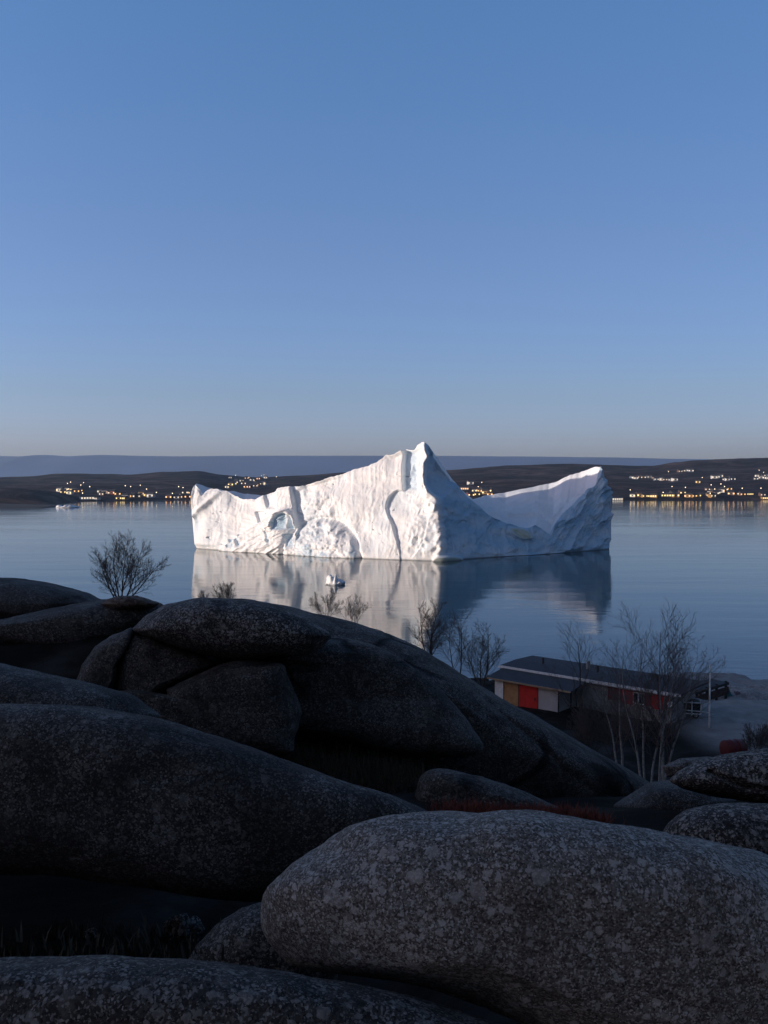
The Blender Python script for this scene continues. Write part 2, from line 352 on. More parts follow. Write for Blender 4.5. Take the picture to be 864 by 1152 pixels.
# far shore hills -------------------------------------------------------
RIDGE = [(-1500, 520), (-700, 528), (-200, 536), (0, 537.5), (40, 536), (62, 533.5), (118, 533.5), (150, 534), (178, 531.5), (222, 530), (262, 536), (300, 537.5), (345, 535), (400, 531), (470, 530), (510, 529), (560, 524.5), (640, 522), (715, 524.5), (735, 524), (775, 518), (820, 516.5), (864, 515), (1100, 508), (1600, 500), (2400, 515)]
def shore_y(px): return pl(px, [(-1500, 900), (-200, 1010), (0, 1020), (90, 1090), (250, 1130), (690, 1125), (864, 1135), (1500, 1250), (2400, 1300)])
def far_z(x, y):
    x = np.asarray(x, float); y = np.asarray(y, float)
    px = 432 + 1000 * x / np.maximum(y, 1)
    ys_ = shore_y(px) + fbm(x * .008, 0 * y, 0, 4, 31) * 14
    yr = 1900 + fbm(x * .0015, 0 * x, 0, 2, 41) * 150
    zr = 30 + (536 - pl(px, RIDGE)) / 1000 * yr
    t = (y - ys_) / (yr - ys_)
    prof = pl(t, [(-.5, -30), (-.08, -9), (0, 0), (.01, .6), (.05, 1.6), (.2, 9), (.45, 19), (.7, 30), (1.0, 100), (1.3, 60), (2, 0)])
    # profile: keeps under the sight line to the ridge until the ridge itself
    zz = np.where(t < 0, prof * .3, 0)
    sight = 30 + (zr - 30) * (y / yr)                                              # sight line to the ridge
    zline = np.where(t <= 1, sight * np.clip(t, 0, 1) ** .8, zr * np.clip(1.9 - .9 * t, -.2, 1))
    n = fbm(x * .006, y * .006, 0, 5, 51) * 5 * sstep(0, .3, t) * sstep(1.0, .85, t) + fbm(x * .03, y * .03, 0, 3, 61) * 1.0 * sstep(0, .1, t)
    return np.where(t < 0, zz, zline - 1.5 * sstep(0.02, .3, t) * sstep(1.0, .8, t) + n + .8 * sstep(0, .02, t))
xs = np.linspace(-2400, 2700, 640); ys = np.concatenate([np.linspace(780, 1500, 190), np.linspace(1504, 3300, 110)])
X, Y = np.meshgrid(xs, ys, indexing='ij'); Z = far_z(X, Y)
o = link_mesh('hills', np.stack([X, Y, Z], -1).reshape(-1, 3), grid_faces(len(xs), len(ys)), M['hills'], smooth=True); tag(o, kind='structure')
# dark headland on the far left and the low spit in front of it
def blob_land(name, pts_top, pxs, Y0, depth, mat):
    nx, ny = 120, 24; V = []
    for i in range(nx):
        px = pxs[0] + (pxs[1] - pxs[0]) * i / (nx - 1); top = pl(px, pts_top)
        for j in range(ny):
            t = j / (ny - 1); yy = Y0 + depth * (t - .35); x = (px - 432) / 1000 * Y0
            h = max(0.0, 30 + (536 - top) / 1000 * Y0); h = max(h, 1.9 * float(sstep(pxs[1], pxs[1] - 14, px)))
            V.append((x, yy, h * max(0.0, sin(pi * min(1, t * 1.02))) ** .6 - .6 + .25 * float(fbm(x * .05, yy * .05, 0, 3, 9)) * min(1, h)))
    o = link_mesh(name, np.array(V), grid_faces(nx, ny), mat, smooth=True); tag(o, kind='structure'); return o
blob_land('hills', [(-900, 545), (-200, 548), (-20, 548), (10, 549), (40, 552), (62, 558), (72, 562.0), (76, 566)], (-900, 78), 1035, 180, M['hills'])
blob_land('ground', [(-600, 568), (-60, 566), (5, 567.2), (30, 568.0), (52, 569), (64, 571), (68, 575)], (-600, 68), 862, 110, plain('spit_rock', (.014, .012, .011), .9))

# far blue range ---------------------------------------------------------
xs = np.linspace(-9000, 9000, 500); ys = np.linspace(8000, 9500, 24); X, Y = np.meshgrid(xs, ys, indexing='ij')
px = 432 + 1000 * X / 8700
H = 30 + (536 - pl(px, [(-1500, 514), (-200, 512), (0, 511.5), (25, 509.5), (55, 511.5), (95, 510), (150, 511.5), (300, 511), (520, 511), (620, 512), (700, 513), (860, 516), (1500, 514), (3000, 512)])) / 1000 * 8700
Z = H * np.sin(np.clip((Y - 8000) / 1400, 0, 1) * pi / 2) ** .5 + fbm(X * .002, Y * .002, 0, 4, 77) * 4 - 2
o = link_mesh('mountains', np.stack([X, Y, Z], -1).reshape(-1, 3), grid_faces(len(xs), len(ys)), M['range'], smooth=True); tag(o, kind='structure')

# ================================================================== ICEBERG
def build_iceberg():
    NS, NF, NT, NB = 780, 210, 110, 24
    # columns: s, base px, base py, top px, top py, (ridge px, py, depth behind top)
    T = [
     # s     bpx    bpy    tpx    tpy    lean   rpx    rpy    rdep
     (0.000, 221.0, 617.0, 217.0, 551.0, 3.0,   217.5, 551.5, 9),
     (0.010, 222.0, 617.3, 220.0, 544.0, 5.0,   220.5, 544.0, 9),
     (0.020, 226.0, 617.6, 223.0, 549.5, 5.0,   227.0, 545.8, 16),
     (0.032, 231.0, 618.0, 228.0, 554.8, 6.0,   233.5, 548.3, 20),
     (0.052, 240.0, 618.6, 239.0, 549.2, 8.0,   243.0, 550.5, 20),
     (0.085, 256.0, 619.6, 254.6, 552.6, 8.0,   256.0, 552.2, 20),
     (0.105, 266.0, 620.2, 265.0, 558.6, 9.0,   266.0, 553.6, 22),
     (0.125, 275.0, 620.8, 274.0, 561.3, 9.0,   276.0, 555.2, 24),
     (0.150, 287.0, 621.5, 286.0, 561.2, 9.0,   288.0, 556.4, 24),
     (0.175, 299.0, 622.2, 297.0, 557.0, 9.0,   299.0, 557.8, 24),
     (0.195, 308.0, 622.8, 307.0, 554.6, 9.0,   308.0, 556.0, 24),
     (0.210, 315.0, 623.2, 313.0, 549.6, 9.0,   314.0, 552.0, 24),
     (0.235, 327.0, 623.9, 325.5, 547.3, 9.0,   327.0, 549.0, 24),
     (0.270, 344.0, 625.0, 342.0, 546.4, 11.0,  343.0, 549.0, 26),
     (0.295, 355.0, 625.6, 353.0, 543.4, 12.0,  354.0, 546.0, 26),
     (0.350, 381.0, 627.0, 380.0, 534.4, 14.0,  381.0, 537.0, 28),
     (0.385, 399.0, 628.0, 397.0, 528.4, 16.0,  398.0, 531.0, 30),
     (0.440, 427.0, 629.2, 424.0, 520.0, 17.0,  424.0, 523.0, 32),
     (0.462, 437.0, 629.6, 434.0, 511.0, 18.0,  434.0, 514.0, 32),
     (0.475, 443.0, 629.8, 440.0, 511.2, 18.0,  440.0, 513.0, 32),
     (0.492, 452.0, 630.1, 450.0, 508.0, 18.0,  450.0, 511.0, 30),
     (0.505, 459.0, 630.3, 455.0, 505.5, 18.0,  455.0, 508.0, 30),
     (0.520, 468.0, 630.6, 463.0, 506.5, 17.0,  463.0, 508.0, 28),
     (0.535, 478.0, 630.8, 470.0, 501.0, 16.0,  470.0, 503.0, 20),
     (0.548, 488.0, 631.0, 474.5, 497.2, 15.0,  475.0, 499.0, 14),
     (0.560, 500.0, 631.0, 478.0, 498.0, 14.0,  479.0, 500.0, 12),
     (0.570, 510.0, 630.2, 482.5, 502.5, 15.0,  484.0, 505.0, 16),
     (0.585, 518.0, 629.6, 492.0, 515.0, 15.0,  494.0, 518.0, 24),
     (0.605, 528.0, 628.9, 503.0, 530.0, 15.0,  508.0, 538.0, 34),
     (0.625, 538.0, 628.2, 511.0, 541.5, 14.0,  520.0, 552.0, 42),
     (0.650, 552.0, 627.3, 525.5, 559.5, 12.0,  532.0, 561.5, 50),
     (0.690, 568.0, 626.2, 549.0, 578.5, 9.0,   548.0, 557.0, 58),
     (0.725, 583.0, 625.2, 569.0, 588.5, 7.0,   569.0, 554.0, 60),
     (0.755, 596.0, 624.8, 590.0, 594.5, 6.0,   592.0, 549.2, 58),
     (0.780, 606.0, 624.1, 602.0, 591.0, 6.0,   606.0, 546.0, 56),
     (0.800, 614.0, 623.5, 610.0, 595.0, 6.0,   618.0, 543.8, 54),
     (0.818, 621.0, 623.0, 618.0, 600.5, 5.0,   626.0, 541.5, 50),
     (0.830, 626.0, 622.6, 623.5, 589.5, 6.0,   633.0, 538.5, 46),
     (0.855, 637.0, 621.8, 632.5, 578.0, 8.0,   642.0, 534.5, 40),
     (0.885, 652.0, 620.6, 648.0, 563.5, 10.0,  654.0, 530.5, 32),
     (0.905, 661.0, 620.0, 656.5, 556.5, 11.0,  660.0, 528.5, 26),
     (0.918, 666.0, 619.6, 661.0, 549.8, 11.0,  665.0, 527.0, 22),
     (0.935, 673.0, 619.1, 670.0, 544.0, 11.0,  670.0, 525.6, 14),
     (0.952, 679.0, 618.6, 675.6, 524.2, 12.0,  676.0, 525.0, 6),
     (0.972, 684.0, 618.2, 681.5, 540.6, 11.0,  680.0, 541.0, 8),
     (1.000, 686.0, 618.0, 687.2, 555.0, 9.0,   685.5, 555.5, 14)]
    T = np.array(T, float); s = np.linspace(0, 1, NS)
    g = lambda k: np.interp(s, T[:, 0], T[:, k])
    # slightly rough interpolation of the top so that the crest is never ruler-straight
    bpx, bpy, tpx, tpy, lean, rpx, rpy, rdep = [g(k) for k in range(1, 9)]
    crest = fbm(s * 90, 0 * s, 3, 4, 101) * 1.1 + ridged(s * 70, 0 * s, 2, 2, 104) * 1.5 * sstep(.80, .84, s) * sstep(.95, .93, s); tpy = tpy + crest; rpy = rpy + fbm(s * 60, 0 * s, 9, 4, 102) * .7
    tpx = tpx + fbm(s * 70, 0 * s + 5, 3, 3, 103) * .5
    base = np.array([onwater(a, b) for a, b in zip(bpx, bpy)])
    top = np.array([at(a, b, base[i, 1] + lean[i]) for i, (a, b) in enumerate(zip(tpx, tpy))])
    rid = np.array([at(a, b, top[i, 1] + rdep[i]) for i, (a, b) in enumerate(zip(rpx, rpy))])
    # local outward normal of the face (left face, right face, blended at the corner, turned at the ends)
    nl, nr = np.array((-.42, -.91, 0)), np.array((.48, -.87, 0))
    w = sstep(.559, .563, s)[:, None]; N = nl * (1 - w) + nr * w
    we = sstep(.955, .99, s)[:, None]; N = N * (1 - we) + np.array((.95, -.3, 0)) * we
    N /= np.linalg.norm(N, axis=1)[:, None]
    # ---- front face
    t = np.linspace(0, 1, NF)[None, :]
    tt = t ** 1.0
    P = base[:, None, :] * (1 - tt[..., None]) + top[:, None, :] * tt[..., None]
    qx = bpx[:, None] * (1 - tt) + tpx[:, None] * tt; qy = bpy[:, None] * (1 - tt) + tpy[:, None] * tt     # where on the face we are
    sw = np.broadcast_to(s[:, None], qx.shape)
    left = 1 - sstep(.558, .563, sw); right = 1 - left
    D = np.zeros_like(qx); blue = np.zeros_like(qx); green = np.zeros_like(qx)
    edge = sstep(0, .10, tt) * sstep(1.0, .95, tt)
    # large form
    D += (fbm(qx * .022, qy * .03, 0, 3, 110) * 1.5) * edge
    # fluting, bent downwards, on the lit face
    wx = qx + fbm(qx * .05, qy * .05, 2, 3, 111) * 4 + (qy - 560) * .12
    fl = ridged(wx * .26, qy * .03, 0, 4, 112)
    D += fl * .17 * left * edge
    chips = ridged((qx + qy * .6) * .05, (qy - qx * .3) * .085, 1, 2, 113); D += chips * .28 * left * edge * (.35 + .65 * sstep(330, 250, qx))
    crk = ridged((qx + .5 * qy) * .05 + 3, (qy - .4 * qx) * .085, 5, 3, 114); D -= sstep(.84, .97, crk) * .9 * left * edge
    D += fbm(qx * .35, qy * .3, 0, 3, 115) * .07
    # the shaded face: softer vertical folds and pits
    D += (ridged((qx - (qy - 560) * .25 + fbm(qx * .06, qy * .06, 3, 3, 120) * 6) * .13, qy * .03, 4, 3, 121) * .9 + fbm(qx * .12, qy * .12, 6, 4, 122) * .55) * right * edge
    jr = sstep(612, 640, qx)
    D += jr * ridged((qx + (qy - 560) * .55) * .11, qy * .035, 8, 4, 123) * 2.3 * edge
    # 1 chute under the peak
    lx = pl(qy, [(500, 451.5), (545, 451.5), (560, 452)]); rx = pl(qy, [(500, 464), (545, 468), (560, 470)])
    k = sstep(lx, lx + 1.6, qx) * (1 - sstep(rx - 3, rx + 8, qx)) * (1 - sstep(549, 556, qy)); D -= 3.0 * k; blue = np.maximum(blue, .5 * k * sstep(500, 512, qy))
    pk = sstep(452, 466, qx) * sstep(505, 490, qx) * left; D += pk * edge * ridged((qx + qy * .35) * .12, (qy - qx * .4) * .09, 11, 2, 174) * .75
    # 2 scooped bay
    ax = pl(qy, [(552, 446), (555, 441), (560, 436.5), (566, 433.5), (573, 432.5), (580, 435), (592, 441), (610, 447), (622, 449)])
    k = sstep(ax, ax + 1.6, qx) * sstep(551.5, 555, qy + 0 * qx) * (1 - sstep(600, 625, qy) * .6)
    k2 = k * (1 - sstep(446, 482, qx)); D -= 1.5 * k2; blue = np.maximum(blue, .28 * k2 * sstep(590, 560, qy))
    # buttress edge between the bay and the corner
    bx = pl(qy, [(540, 474), (560, 478), (575, 481), (590, 480.5), (605, 478), (618, 472), (628, 462)])
    D += 1.8 * sstep(bx - .5, bx + 1.5, qx) * left * edge
    # 3 smooth grey panel
    px0 = pl(qy, [(546, 326), (570, 329), (590, 333), (600, 335)])
    pr = pl(qy, [(546, 352), (560, 378), (580, 390), (600, 398), (612, 400)])
    k = sstep(px0, px0 + 1.3, qx) * (1 - sstep(pr - 12, pr + 4, qx)) * sstep(616, 600, qy); D -= (2.0 - 1.2 * sstep(px0, pr, qx)) * k; D += fbm(qx * .09, qy * .09, 12, 3, 130) * 1.0 * k
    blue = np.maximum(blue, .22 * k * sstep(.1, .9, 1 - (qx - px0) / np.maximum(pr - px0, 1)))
    # 7 small facets
    for (cx0, cx1, cy0, cy1, d, bl) in ((297.5, 309, 552, 574, 3.0, .18), (288, 299, 575, 591, 2.6, .12), (303, 308, 596, 613, 2.2, .35), (323, 332, 600, 617, 2.6, .5), (268, 274, 601, 616, 2.4, .45), (258, 267, 606, 617, 1.6, .45)):
        sk = (qy - (cy0 + cy1) / 2) * -.25
        k = sstep(cx0, cx0 + 1.5, qx + sk) * (1 - sstep(cx1 - 1.5, cx1, qx + sk)) * sstep(cy0, cy0 + 2, qy) * (1 - sstep(cy1 - 4, cy1, qy))
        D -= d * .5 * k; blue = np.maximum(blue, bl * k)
    # 4 arch recess
    ar = ((qx - 321) / 10.0) ** 2 + (np.minimum(qy - 592, 0) / 15) ** 2
    k = (1 - sstep(.8, 1.1, ar)) * (1 - sstep(594, 597, qy)); D -= 1.5 * k; D += .8 * k * np.exp(-((qx - 325) / 1.6) ** 2)
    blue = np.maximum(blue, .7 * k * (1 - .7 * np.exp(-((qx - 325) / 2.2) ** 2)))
    rim = np.exp(-((np.sqrt(np.maximum(ar, 0)) - 1.15) / .18) ** 2) * (qy < 592); D += 1.2 * rim
    # 5 diagonal step: everything below it stands forward
    dl = pl(qx, [(238, 632), (250, 617), (275, 600), (298, 584), (312, 577), (330, 570)])
    k = sstep(dl - .8, dl + 1.5, qy) * sstep(335, 315, qx); D += 2.6 * k
    D += k * ridged((qx * .55 + qy) * .13, (qx - qy * .5) * .03, 7, 3, 133) * .9
    # 6 mound at the foot
    md = np.sqrt(((qx - 362) / 40.5) ** 2 + ((qy - 630) / 44) ** 2); cap_ = 1 - sstep(.93, 1.03, md)
    D += (.9 + 2.2 * (1 - np.clip(md, 0, 1) ** 2)) * cap_ + cap_ * fbm(qx * .2, qy * .2, 3, 3, 134) * .5
    bl = sstep(.18, .5, fbm(qx * .1, qy * .13, 8, 3, 135)); blue = np.maximum(blue, .5 * bl * cap_)
    D -= 1.2 * np.exp(-((md - 1.06) / .05) ** 2)
    # 8 bluish flank at the far left
    k = np.exp(-(((qx - 222) / 7) ** 2 + ((qy - 590) / 13) ** 2)); blue = np.maximum(blue, .45 * k); D -= 2.0 * k
    D += 1.6 * np.exp(-((qy - 577 - (qx - 222) * -.9) / 4) ** 2) * sstep(262, 240, qx)
    # veil of drifts: vertical pale/blue alternation low on the face
    blue = np.maximum(blue, .16 * sstep(.2, .6, fbm(wx * .08, qy * .02, 4, 3, 136)) * left)
    D += 1.3 * np.exp(-((sw - .557) / .007) ** 2) * edge
    # 9 corner: jagged brow (moves the corner sideways), undercut and rounded foot
    # right face features
    arc = ((qx - 492) / 22) ** 2 + ((qy - 535) / 26) ** 2; k = (1 - sstep(.75, 1.05, arc)) * right; D -= 2.5 * k
    cu = np.exp(-(((qx - 584) / 15) ** 2 + ((qy - 600 - (qx - 584) * .28) / 7) ** 2)); green = np.maximum(green, .8 * sstep(.35, .75, cu)); D += 2.2 * sstep(.3, .6, cu) + np.sin(qx * .5 - qy * .8) * .6 * cu
    cf = np.exp(-(((qx - 505) / 17) ** 2 + ((qy - 633) / 9) ** 2)); green = np.maximum(green, .7 * sstep(.35, .7, cf)); D += 3.0 * sstep(.3, .55, cf)
    blue = np.maximum(blue, (.78 + .30 * fbm(qx * .05, qy * .09, 2, 4, 171)) * right)  # right face tinted bluer and darker to deepen its shade, with random mottling
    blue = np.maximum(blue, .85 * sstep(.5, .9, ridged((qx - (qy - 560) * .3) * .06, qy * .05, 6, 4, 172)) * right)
    # waterline notch and melt
    wet = (1 - sstep(.0, .012, tt)) * np.ones_like(qx)
    D -= .35 * (1 - sstep(0, .02, tt))
    P = P + N[:, None, :] * D[..., None]
    # jagged corner in plan: shift columns near the corner along x with height
    jag = pl(qy, [(497, 0), (503, 1.5), (515, 2.5), (522, -1.0), (536, -4.5), (546, -6), (553, -2.5), (560, 4.5), (572, 5.5), (580, 6.0), (590, 3.5), (597, 5.8), (606, 4.5), (617, 3.5), (622, -1), (632, -4)])
    edge_px = pl(qy, [(497, 478), (631, 500)])
    cw = np.exp(-((sw - .560) / .014) ** 2)
    P[..., 0] += (jag - (-0)) * .32 * cw; P[..., 1] -= np.abs(cw) * .6
    # ---- top / inner bowl
    u = np.linspace(0, 1, NT + 1)[1:][None, :]
    Pt = top[:, None, :] + N[:, None, :] * D[:, -1][:, None, None]
    Q = Pt * (1 - u[..., None]) + rid[:, None, :] * u[..., None]
    span = np.linalg.norm(rid - top, axis=1)[:, None]
    bowl = sstep(.63, .70, s)[:, None] * sstep(.95, .9, s)[:, None]
    sag = 1.0 * 4 * u * (1 - u) * np.minimum(span * .10, 5) * (1 - bowl) + bowl * (3.0 * np.sin(pi * u) ** 1.2 + 1.3 * sstep(0, .05, u) * (1 - u))
    Q[..., 2] -= sag
    ledge = bowl * np.exp(-((u - .42 - .05 * np.sin(s * 60)[:, None]) / .035) ** 2) * 1.1 * (1 + fbm(s[:, None] * 60, u * 6, 0, 3, 140)); Q[..., 2] += ledge
    Q[..., 2] += (fbm(Q[..., 0] * .06, Q[..., 1] * .06, 0, 4, 141) * 1.6 * bowl + fbm(Q[..., 0] * .2, Q[..., 1] * .2, 0, 4, 142) * .45) * np.sin(pi * u) ** .7
    # ---- back: from the ridge down to the water
    b = np.linspace(0, 1, NB + 1)[1:][None, :]
    bb = rid.copy(); bb[:, 2] = -3; bb[:, 1] += 16 + 10 * np.sin(pi * s)
    B = rid[:, None, :] * (1 - b[..., None]) + bb[:, None, :] * b[..., None]
    B[..., 1] += np.sin(pi * b) * 5 + fbm(B[..., 0] * .08, B[..., 2] * .08, 0, 4, 150) * 2.5 * np.sin(pi * b) ** .5
    # skirt under water
    K = P[:, :1, :].copy(); K[..., 2] = -3; P[:, 0, 2] = -.1
    V = np.concatenate([K, P, Q, B], 1); nv = V.shape[1]
    z0 = np.zeros((NS, 1)); zt = np.zeros((NS, NT)); zb = np.zeros((NS, NB))
    snowblue = .04 * np.ones((NS, NT)) * bowl
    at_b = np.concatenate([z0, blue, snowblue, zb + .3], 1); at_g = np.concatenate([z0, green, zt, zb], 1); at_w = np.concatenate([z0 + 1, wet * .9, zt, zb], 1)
    F = grid_faces(NS, nv, closed_v=True)
    # end caps
    V = V.reshape(-1, 3); c0 = V[:nv].mean(0) + np.array((-.8, 0, 0)); c1 = V[-nv:].mean(0) + np.array((.8, 0, 0))
    i0, i1 = len(V), len(V) + 1; V = np.vstack([V, c0, c1])
    j = np.arange(nv); j2 = (j + 1) % nv
    off = (NS - 1) * nv
    caps = np.concatenate([np.stack([j, j2, np.full(nv, i0), np.full(nv, i0)], -1), np.stack([off + j2, off + j, np.full(nv, i1), np.full(nv, i1)], -1)])
    me_faces = [tuple(f) for f in F] + [(a, b_, c) for a, b_, c, _ in caps]
    app = lambda a: np.concatenate([a.ravel(), [0, 0]])
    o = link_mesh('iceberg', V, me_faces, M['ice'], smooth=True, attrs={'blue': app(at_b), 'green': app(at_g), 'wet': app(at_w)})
    tag(o, 'huge white two-peaked iceberg with a sunlit left wall and a blue shaded right wing', 'iceberg')
    # consistent normals
    import bmesh
    bm = bmesh.new(); bm.from_mesh(o.data); bmesh.ops.recalc_face_normals(bm, faces=bm.faces); bm.to_mesh(o.data); bm.free()
build_iceberg()

def ico(sub):
    import bmesh
    bm = bmesh.new(); bmesh.ops.create_icosphere(bm, subdivisions=sub, radius=1.0)
    V = np.array([v.co[:] for v in bm.verts]); F = np.array([[v.index for v in f.verts] for f in bm.faces]); bm.free(); return V, F
_ICO = {}
def get_ico(k):
    if k not in _ICO: _ICO[k] = ico(k)
    return _ICO[k]

# small floating ice -----------------------------------------------------
def small_ice(px, py, w_m, h_m, label, knobs, seed):
    c = onwater(px, py); V, F = get_ico(5); V = V.copy()
    n = V.copy(); P = V * np.array((w_m / 2, w_m * .36, h_m * .42))
    P[:, 2] = np.clip(P[:, 2], -h_m * .3, h_m * .32) + h_m * .1
    xn = P[:, 0] / (w_m / 2)
    if knobs:   # blocky ice with knobs on a low raft
        hx = pl(xn, [(-1, .2), (-.92, .75), (-.6, 1.0), (-.42, .95), (-.3, .72), (-.15, .74), (-.05, .98), (.06, .95), (.16, .42), (.5, .36), (.85, .28), (1, .1)]) if knobs == 1 else np.clip(.35 + .9 * np.abs(fbm(xn * 2.5, 0 * xn, 0, 3, seed)), 0, .85)
        P[:, 2] = np.where(n[:, 2] > .05, np.maximum(P[:, 2], h_m * hx * sstep(.05, .45, n[:, 2])), P[:, 2]); P[:, 1] *= np.where(n[:, 2] > .3, .8, 1)
    P += n * (fbm(n[:, 0] * 2.2 + seed, n[:, 1] * 2.2, n[:, 2] * 2.2, 4, seed) * min(w_m, 2.4 * h_m) * .08)[:, None]
    wet = (P[:, 2] < h_m * .14).astype(float) * .6
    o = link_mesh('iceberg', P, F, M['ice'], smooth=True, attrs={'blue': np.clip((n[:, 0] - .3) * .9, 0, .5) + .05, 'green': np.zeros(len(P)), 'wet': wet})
    o.location = tuple(c); tag(o, label, 'ice floe')
small_ice(377.5, 657.5, 5.4, 2.6, 'small white ice floe with two knobs floating in front of the big iceberg', 1, 3)
small_ice(76, 571.0, 22, 2.6, 'low white ice floe lying off the dark spit at the far left', 2, 8)

# ================================================================== ROCKS
def rock(label, outline, Y, T, mat, seed=1, p=2.3, sub=6, amp=.05, fr=1.3, cen=None, cat='boulder', groove=None, under=0.0, name='boulder'):
    """a rounded rock: real thickness T (front, back) about the plane y=Y, its silhouette fitted to the outline"""
    Np = np.array(outline, float); c = np.array(cen, float) if cen is not None else np.array(((Np[:, 0].min() + Np[:, 0].max()) / 2, (Np[:, 1].min() + Np[:, 1].max()) / 2))
    hw, hh = np.abs(Np[:, 0] - c[0]).max(), np.abs(Np[:, 1] - c[1]).max(); Nn = (Np - c) / (hw, hh)
    K = 256; th = np.arange(K) / K * 2 * pi - pi
    rt = np.zeros(K)
    for i, a in enumerate(th):
        d = np.array((cos(a), -sin(a))); best = 0
        for j in range(len(Nn)):
            A, B = Nn[j], Nn[(j + 1) % len(Nn)]; e = B - A; den = d[0] * e[1] - d[1] * e[0]
            if abs(den) < 1e-9: continue
            tt = (A[0] * e[1] - A[1] * e[0]) / den; uu = (A[0] * d[1] - A[1] * d[0]) / den
            if tt > 0 and -1e-6 <= uu <= 1 + 1e-6: best = max(best, tt)
        rt[i] = best
    gk = np.exp(-(np.arange(-24, 25) / 4.5) ** 2 / 2); gk /= gk.sum()
    gsm = lambda q: np.convolve(np.r_[q[-24:], q, q[:24]], gk, 'valid')
    fk = np.exp(-(np.arange(-12, 13) / 1.6) ** 2 / 2); fk /= fk.sum()
    rt = np.convolve(np.r_[rt[-12:], rt, rt[:12]], fk, 'valid')
    C = at(c[0], c[1], Y); kd_ = float((C - CAM) @ _f); sx, sz = hw * kd_ / 1000, hh * kd_ / 1000; size = (sx * sz) ** .5
    dv = ray(*c); dv /= np.linalg.norm(dv); BAS = np.stack([_r, dv, _u])   # lies along the slope
    def make(V, rw):
        a, b_, cc = V[:, 0], V[:, 1], V[:, 2]; r = np.hypot(a, cc); ang = np.arctan2(cc, a)
        k = (np.abs(r) ** p + np.abs(b_) ** p) ** (-1 / p); r = r * k; b2 = b_ * k
        Rr = 1 + (np.interp(ang, np.r_[th, pi], np.r_[rw, rw[0]]) - 1) * sstep(0, .55, r)
        x = Rr * np.cos(ang) * r * sx; z = Rr * np.sin(ang) * r * sz; y = np.where(b2 < 0, T[0], T[1]) * b2
        if under: y = y + np.where(z < 0, -z * under, 0) * (b2 < 0) * np.abs(b2)
        Q = np.stack([x, y, z], -1)
        f = fr / size
        n1 = fbm(Q[:, 0] * f, Q[:, 1] * f, Q[:, 2] * f * 1.3, 5, seed * 13, .48)
        n2 = fbm(Q[:, 0] * f * 5, Q[:, 1] * f * 5, Q[:, 2] * f * 5, 3, seed * 13 + 7)
        n3 = sstep(.35, .75, ridged(Q[:, 0] * f * .8 + 5, Q[:, 1] * f * .8, Q[:, 2] * f * 1.8, 2, seed * 13 + 9))
        Q = Q + V * (n1 * amp * size + n2 * amp * .22 * size - n3 * amp * .45 * size)[:, None]
        return Q @ BAS + C
    rw = rt.copy(); V5, _ = get_ico(5)
    for it in range(7):
        P = make(V5, rw); x, y = project(P); xn, yn = (x - c[0]) / hw, (y - c[1]) / hh; ang = np.arctan2(-yn, xn); rr = np.hypot(xn, yn)
        bn = ((ang + pi) / (2 * pi) * 64).astype(int) % 64; mx = np.zeros(64); np.maximum.at(mx, bn, rr)
        ca = (np.arange(64) + .5) / 64 * 2 * pi - pi; ok = mx > 0
        obs = np.interp(th, ca[ok], mx[ok], period=2 * pi)
        rw = np.clip(rw * gsm(np.clip(rt / np.maximum(obs, 1e-3), .85, 1.15)), rt * .5, rt * 1.2)
    V, F = get_ico(sub); P = make(V, rw)
    if groove:
        X_, Y_ = project(P)
        for pts, wpx, dep in groove:
            dmin = np.full(len(P), 1e9)
            for (x0, y0), (x1, y1) in zip(pts[:-1], pts[1:]):
                ex, ey = x1 - x0, y1 - y0; t_ = np.clip(((X_ - x0) * ex + (Y_ - y0) * ey) / (ex * ex + ey * ey), 0, 1)
                dmin = np.minimum(dmin, np.hypot(X_ - x0 - t_ * ex, Y_ - y0 - t_ * ey))
            dmin = dmin + fbm(X_ * .15, Y_ * .15, 0, 2, 9) * wpx * .4
            front = V[:, 1] < .3
            P[:, 1] += np.where(front, dep * np.exp(-(dmin / wpx) ** 2), 0); P[:, 2] -= np.where(front, dep * .3 * np.exp(-(dmin / wpx) ** 2), 0)
    P = P - C
    o = link_mesh(name, P, F, mat, smooth=True); o.location = tuple(C); tag(o, label, cat); return o

# A the pale clast boulder, bottom right
rock('broad pale-flecked boulder in the bottom right corner, largest and lightest of the rocks', [(289, 1035), (293, 1010), (306, 990), (330, 970), (362, 948), (378, 936), (400, 925), (450, 915), (520, 911), (600, 914), (700, 926), (790, 944), (864, 962), (960, 1000), (1060, 1060), (1090, 1130), (1000, 1230), (800, 1240), (640, 1190), (585, 1152), (555, 1138), (500, 1118), (440, 1106), (385, 1097), (335, 1092), (318, 1082), (300, 1062)],
     3.6, (1.1, 1.1), M['clast'], seed=4, p=2.9, sub=7, amp=.035)
rock('dark low flecked slab running along the bottom left edge of the view', [(-260, 1120), (-150, 1090), (-20, 1078), (60, 1074), (150, 1075), (230, 1080), (330, 1094), (430, 1112), (500, 1130), (570, 1154), (600, 1200), (500, 1290), (200, 1330), (-150, 1300)],
     2.9, (.7, 1.0), M['clast2'], seed=9, p=3.0, sub=6, amp=.03)
rock('small dark round boulder tucked against the left end of the pale-flecked boulder', [(206, 1085), (222, 1062), (245, 1038), (270, 1022), (300, 1012), (340, 1020), (380, 1060), (380, 1120), (300, 1150), (215, 1120)],
     4.6, (.5, .6), M['clast2'], seed=12, sub=5, amp=.04)
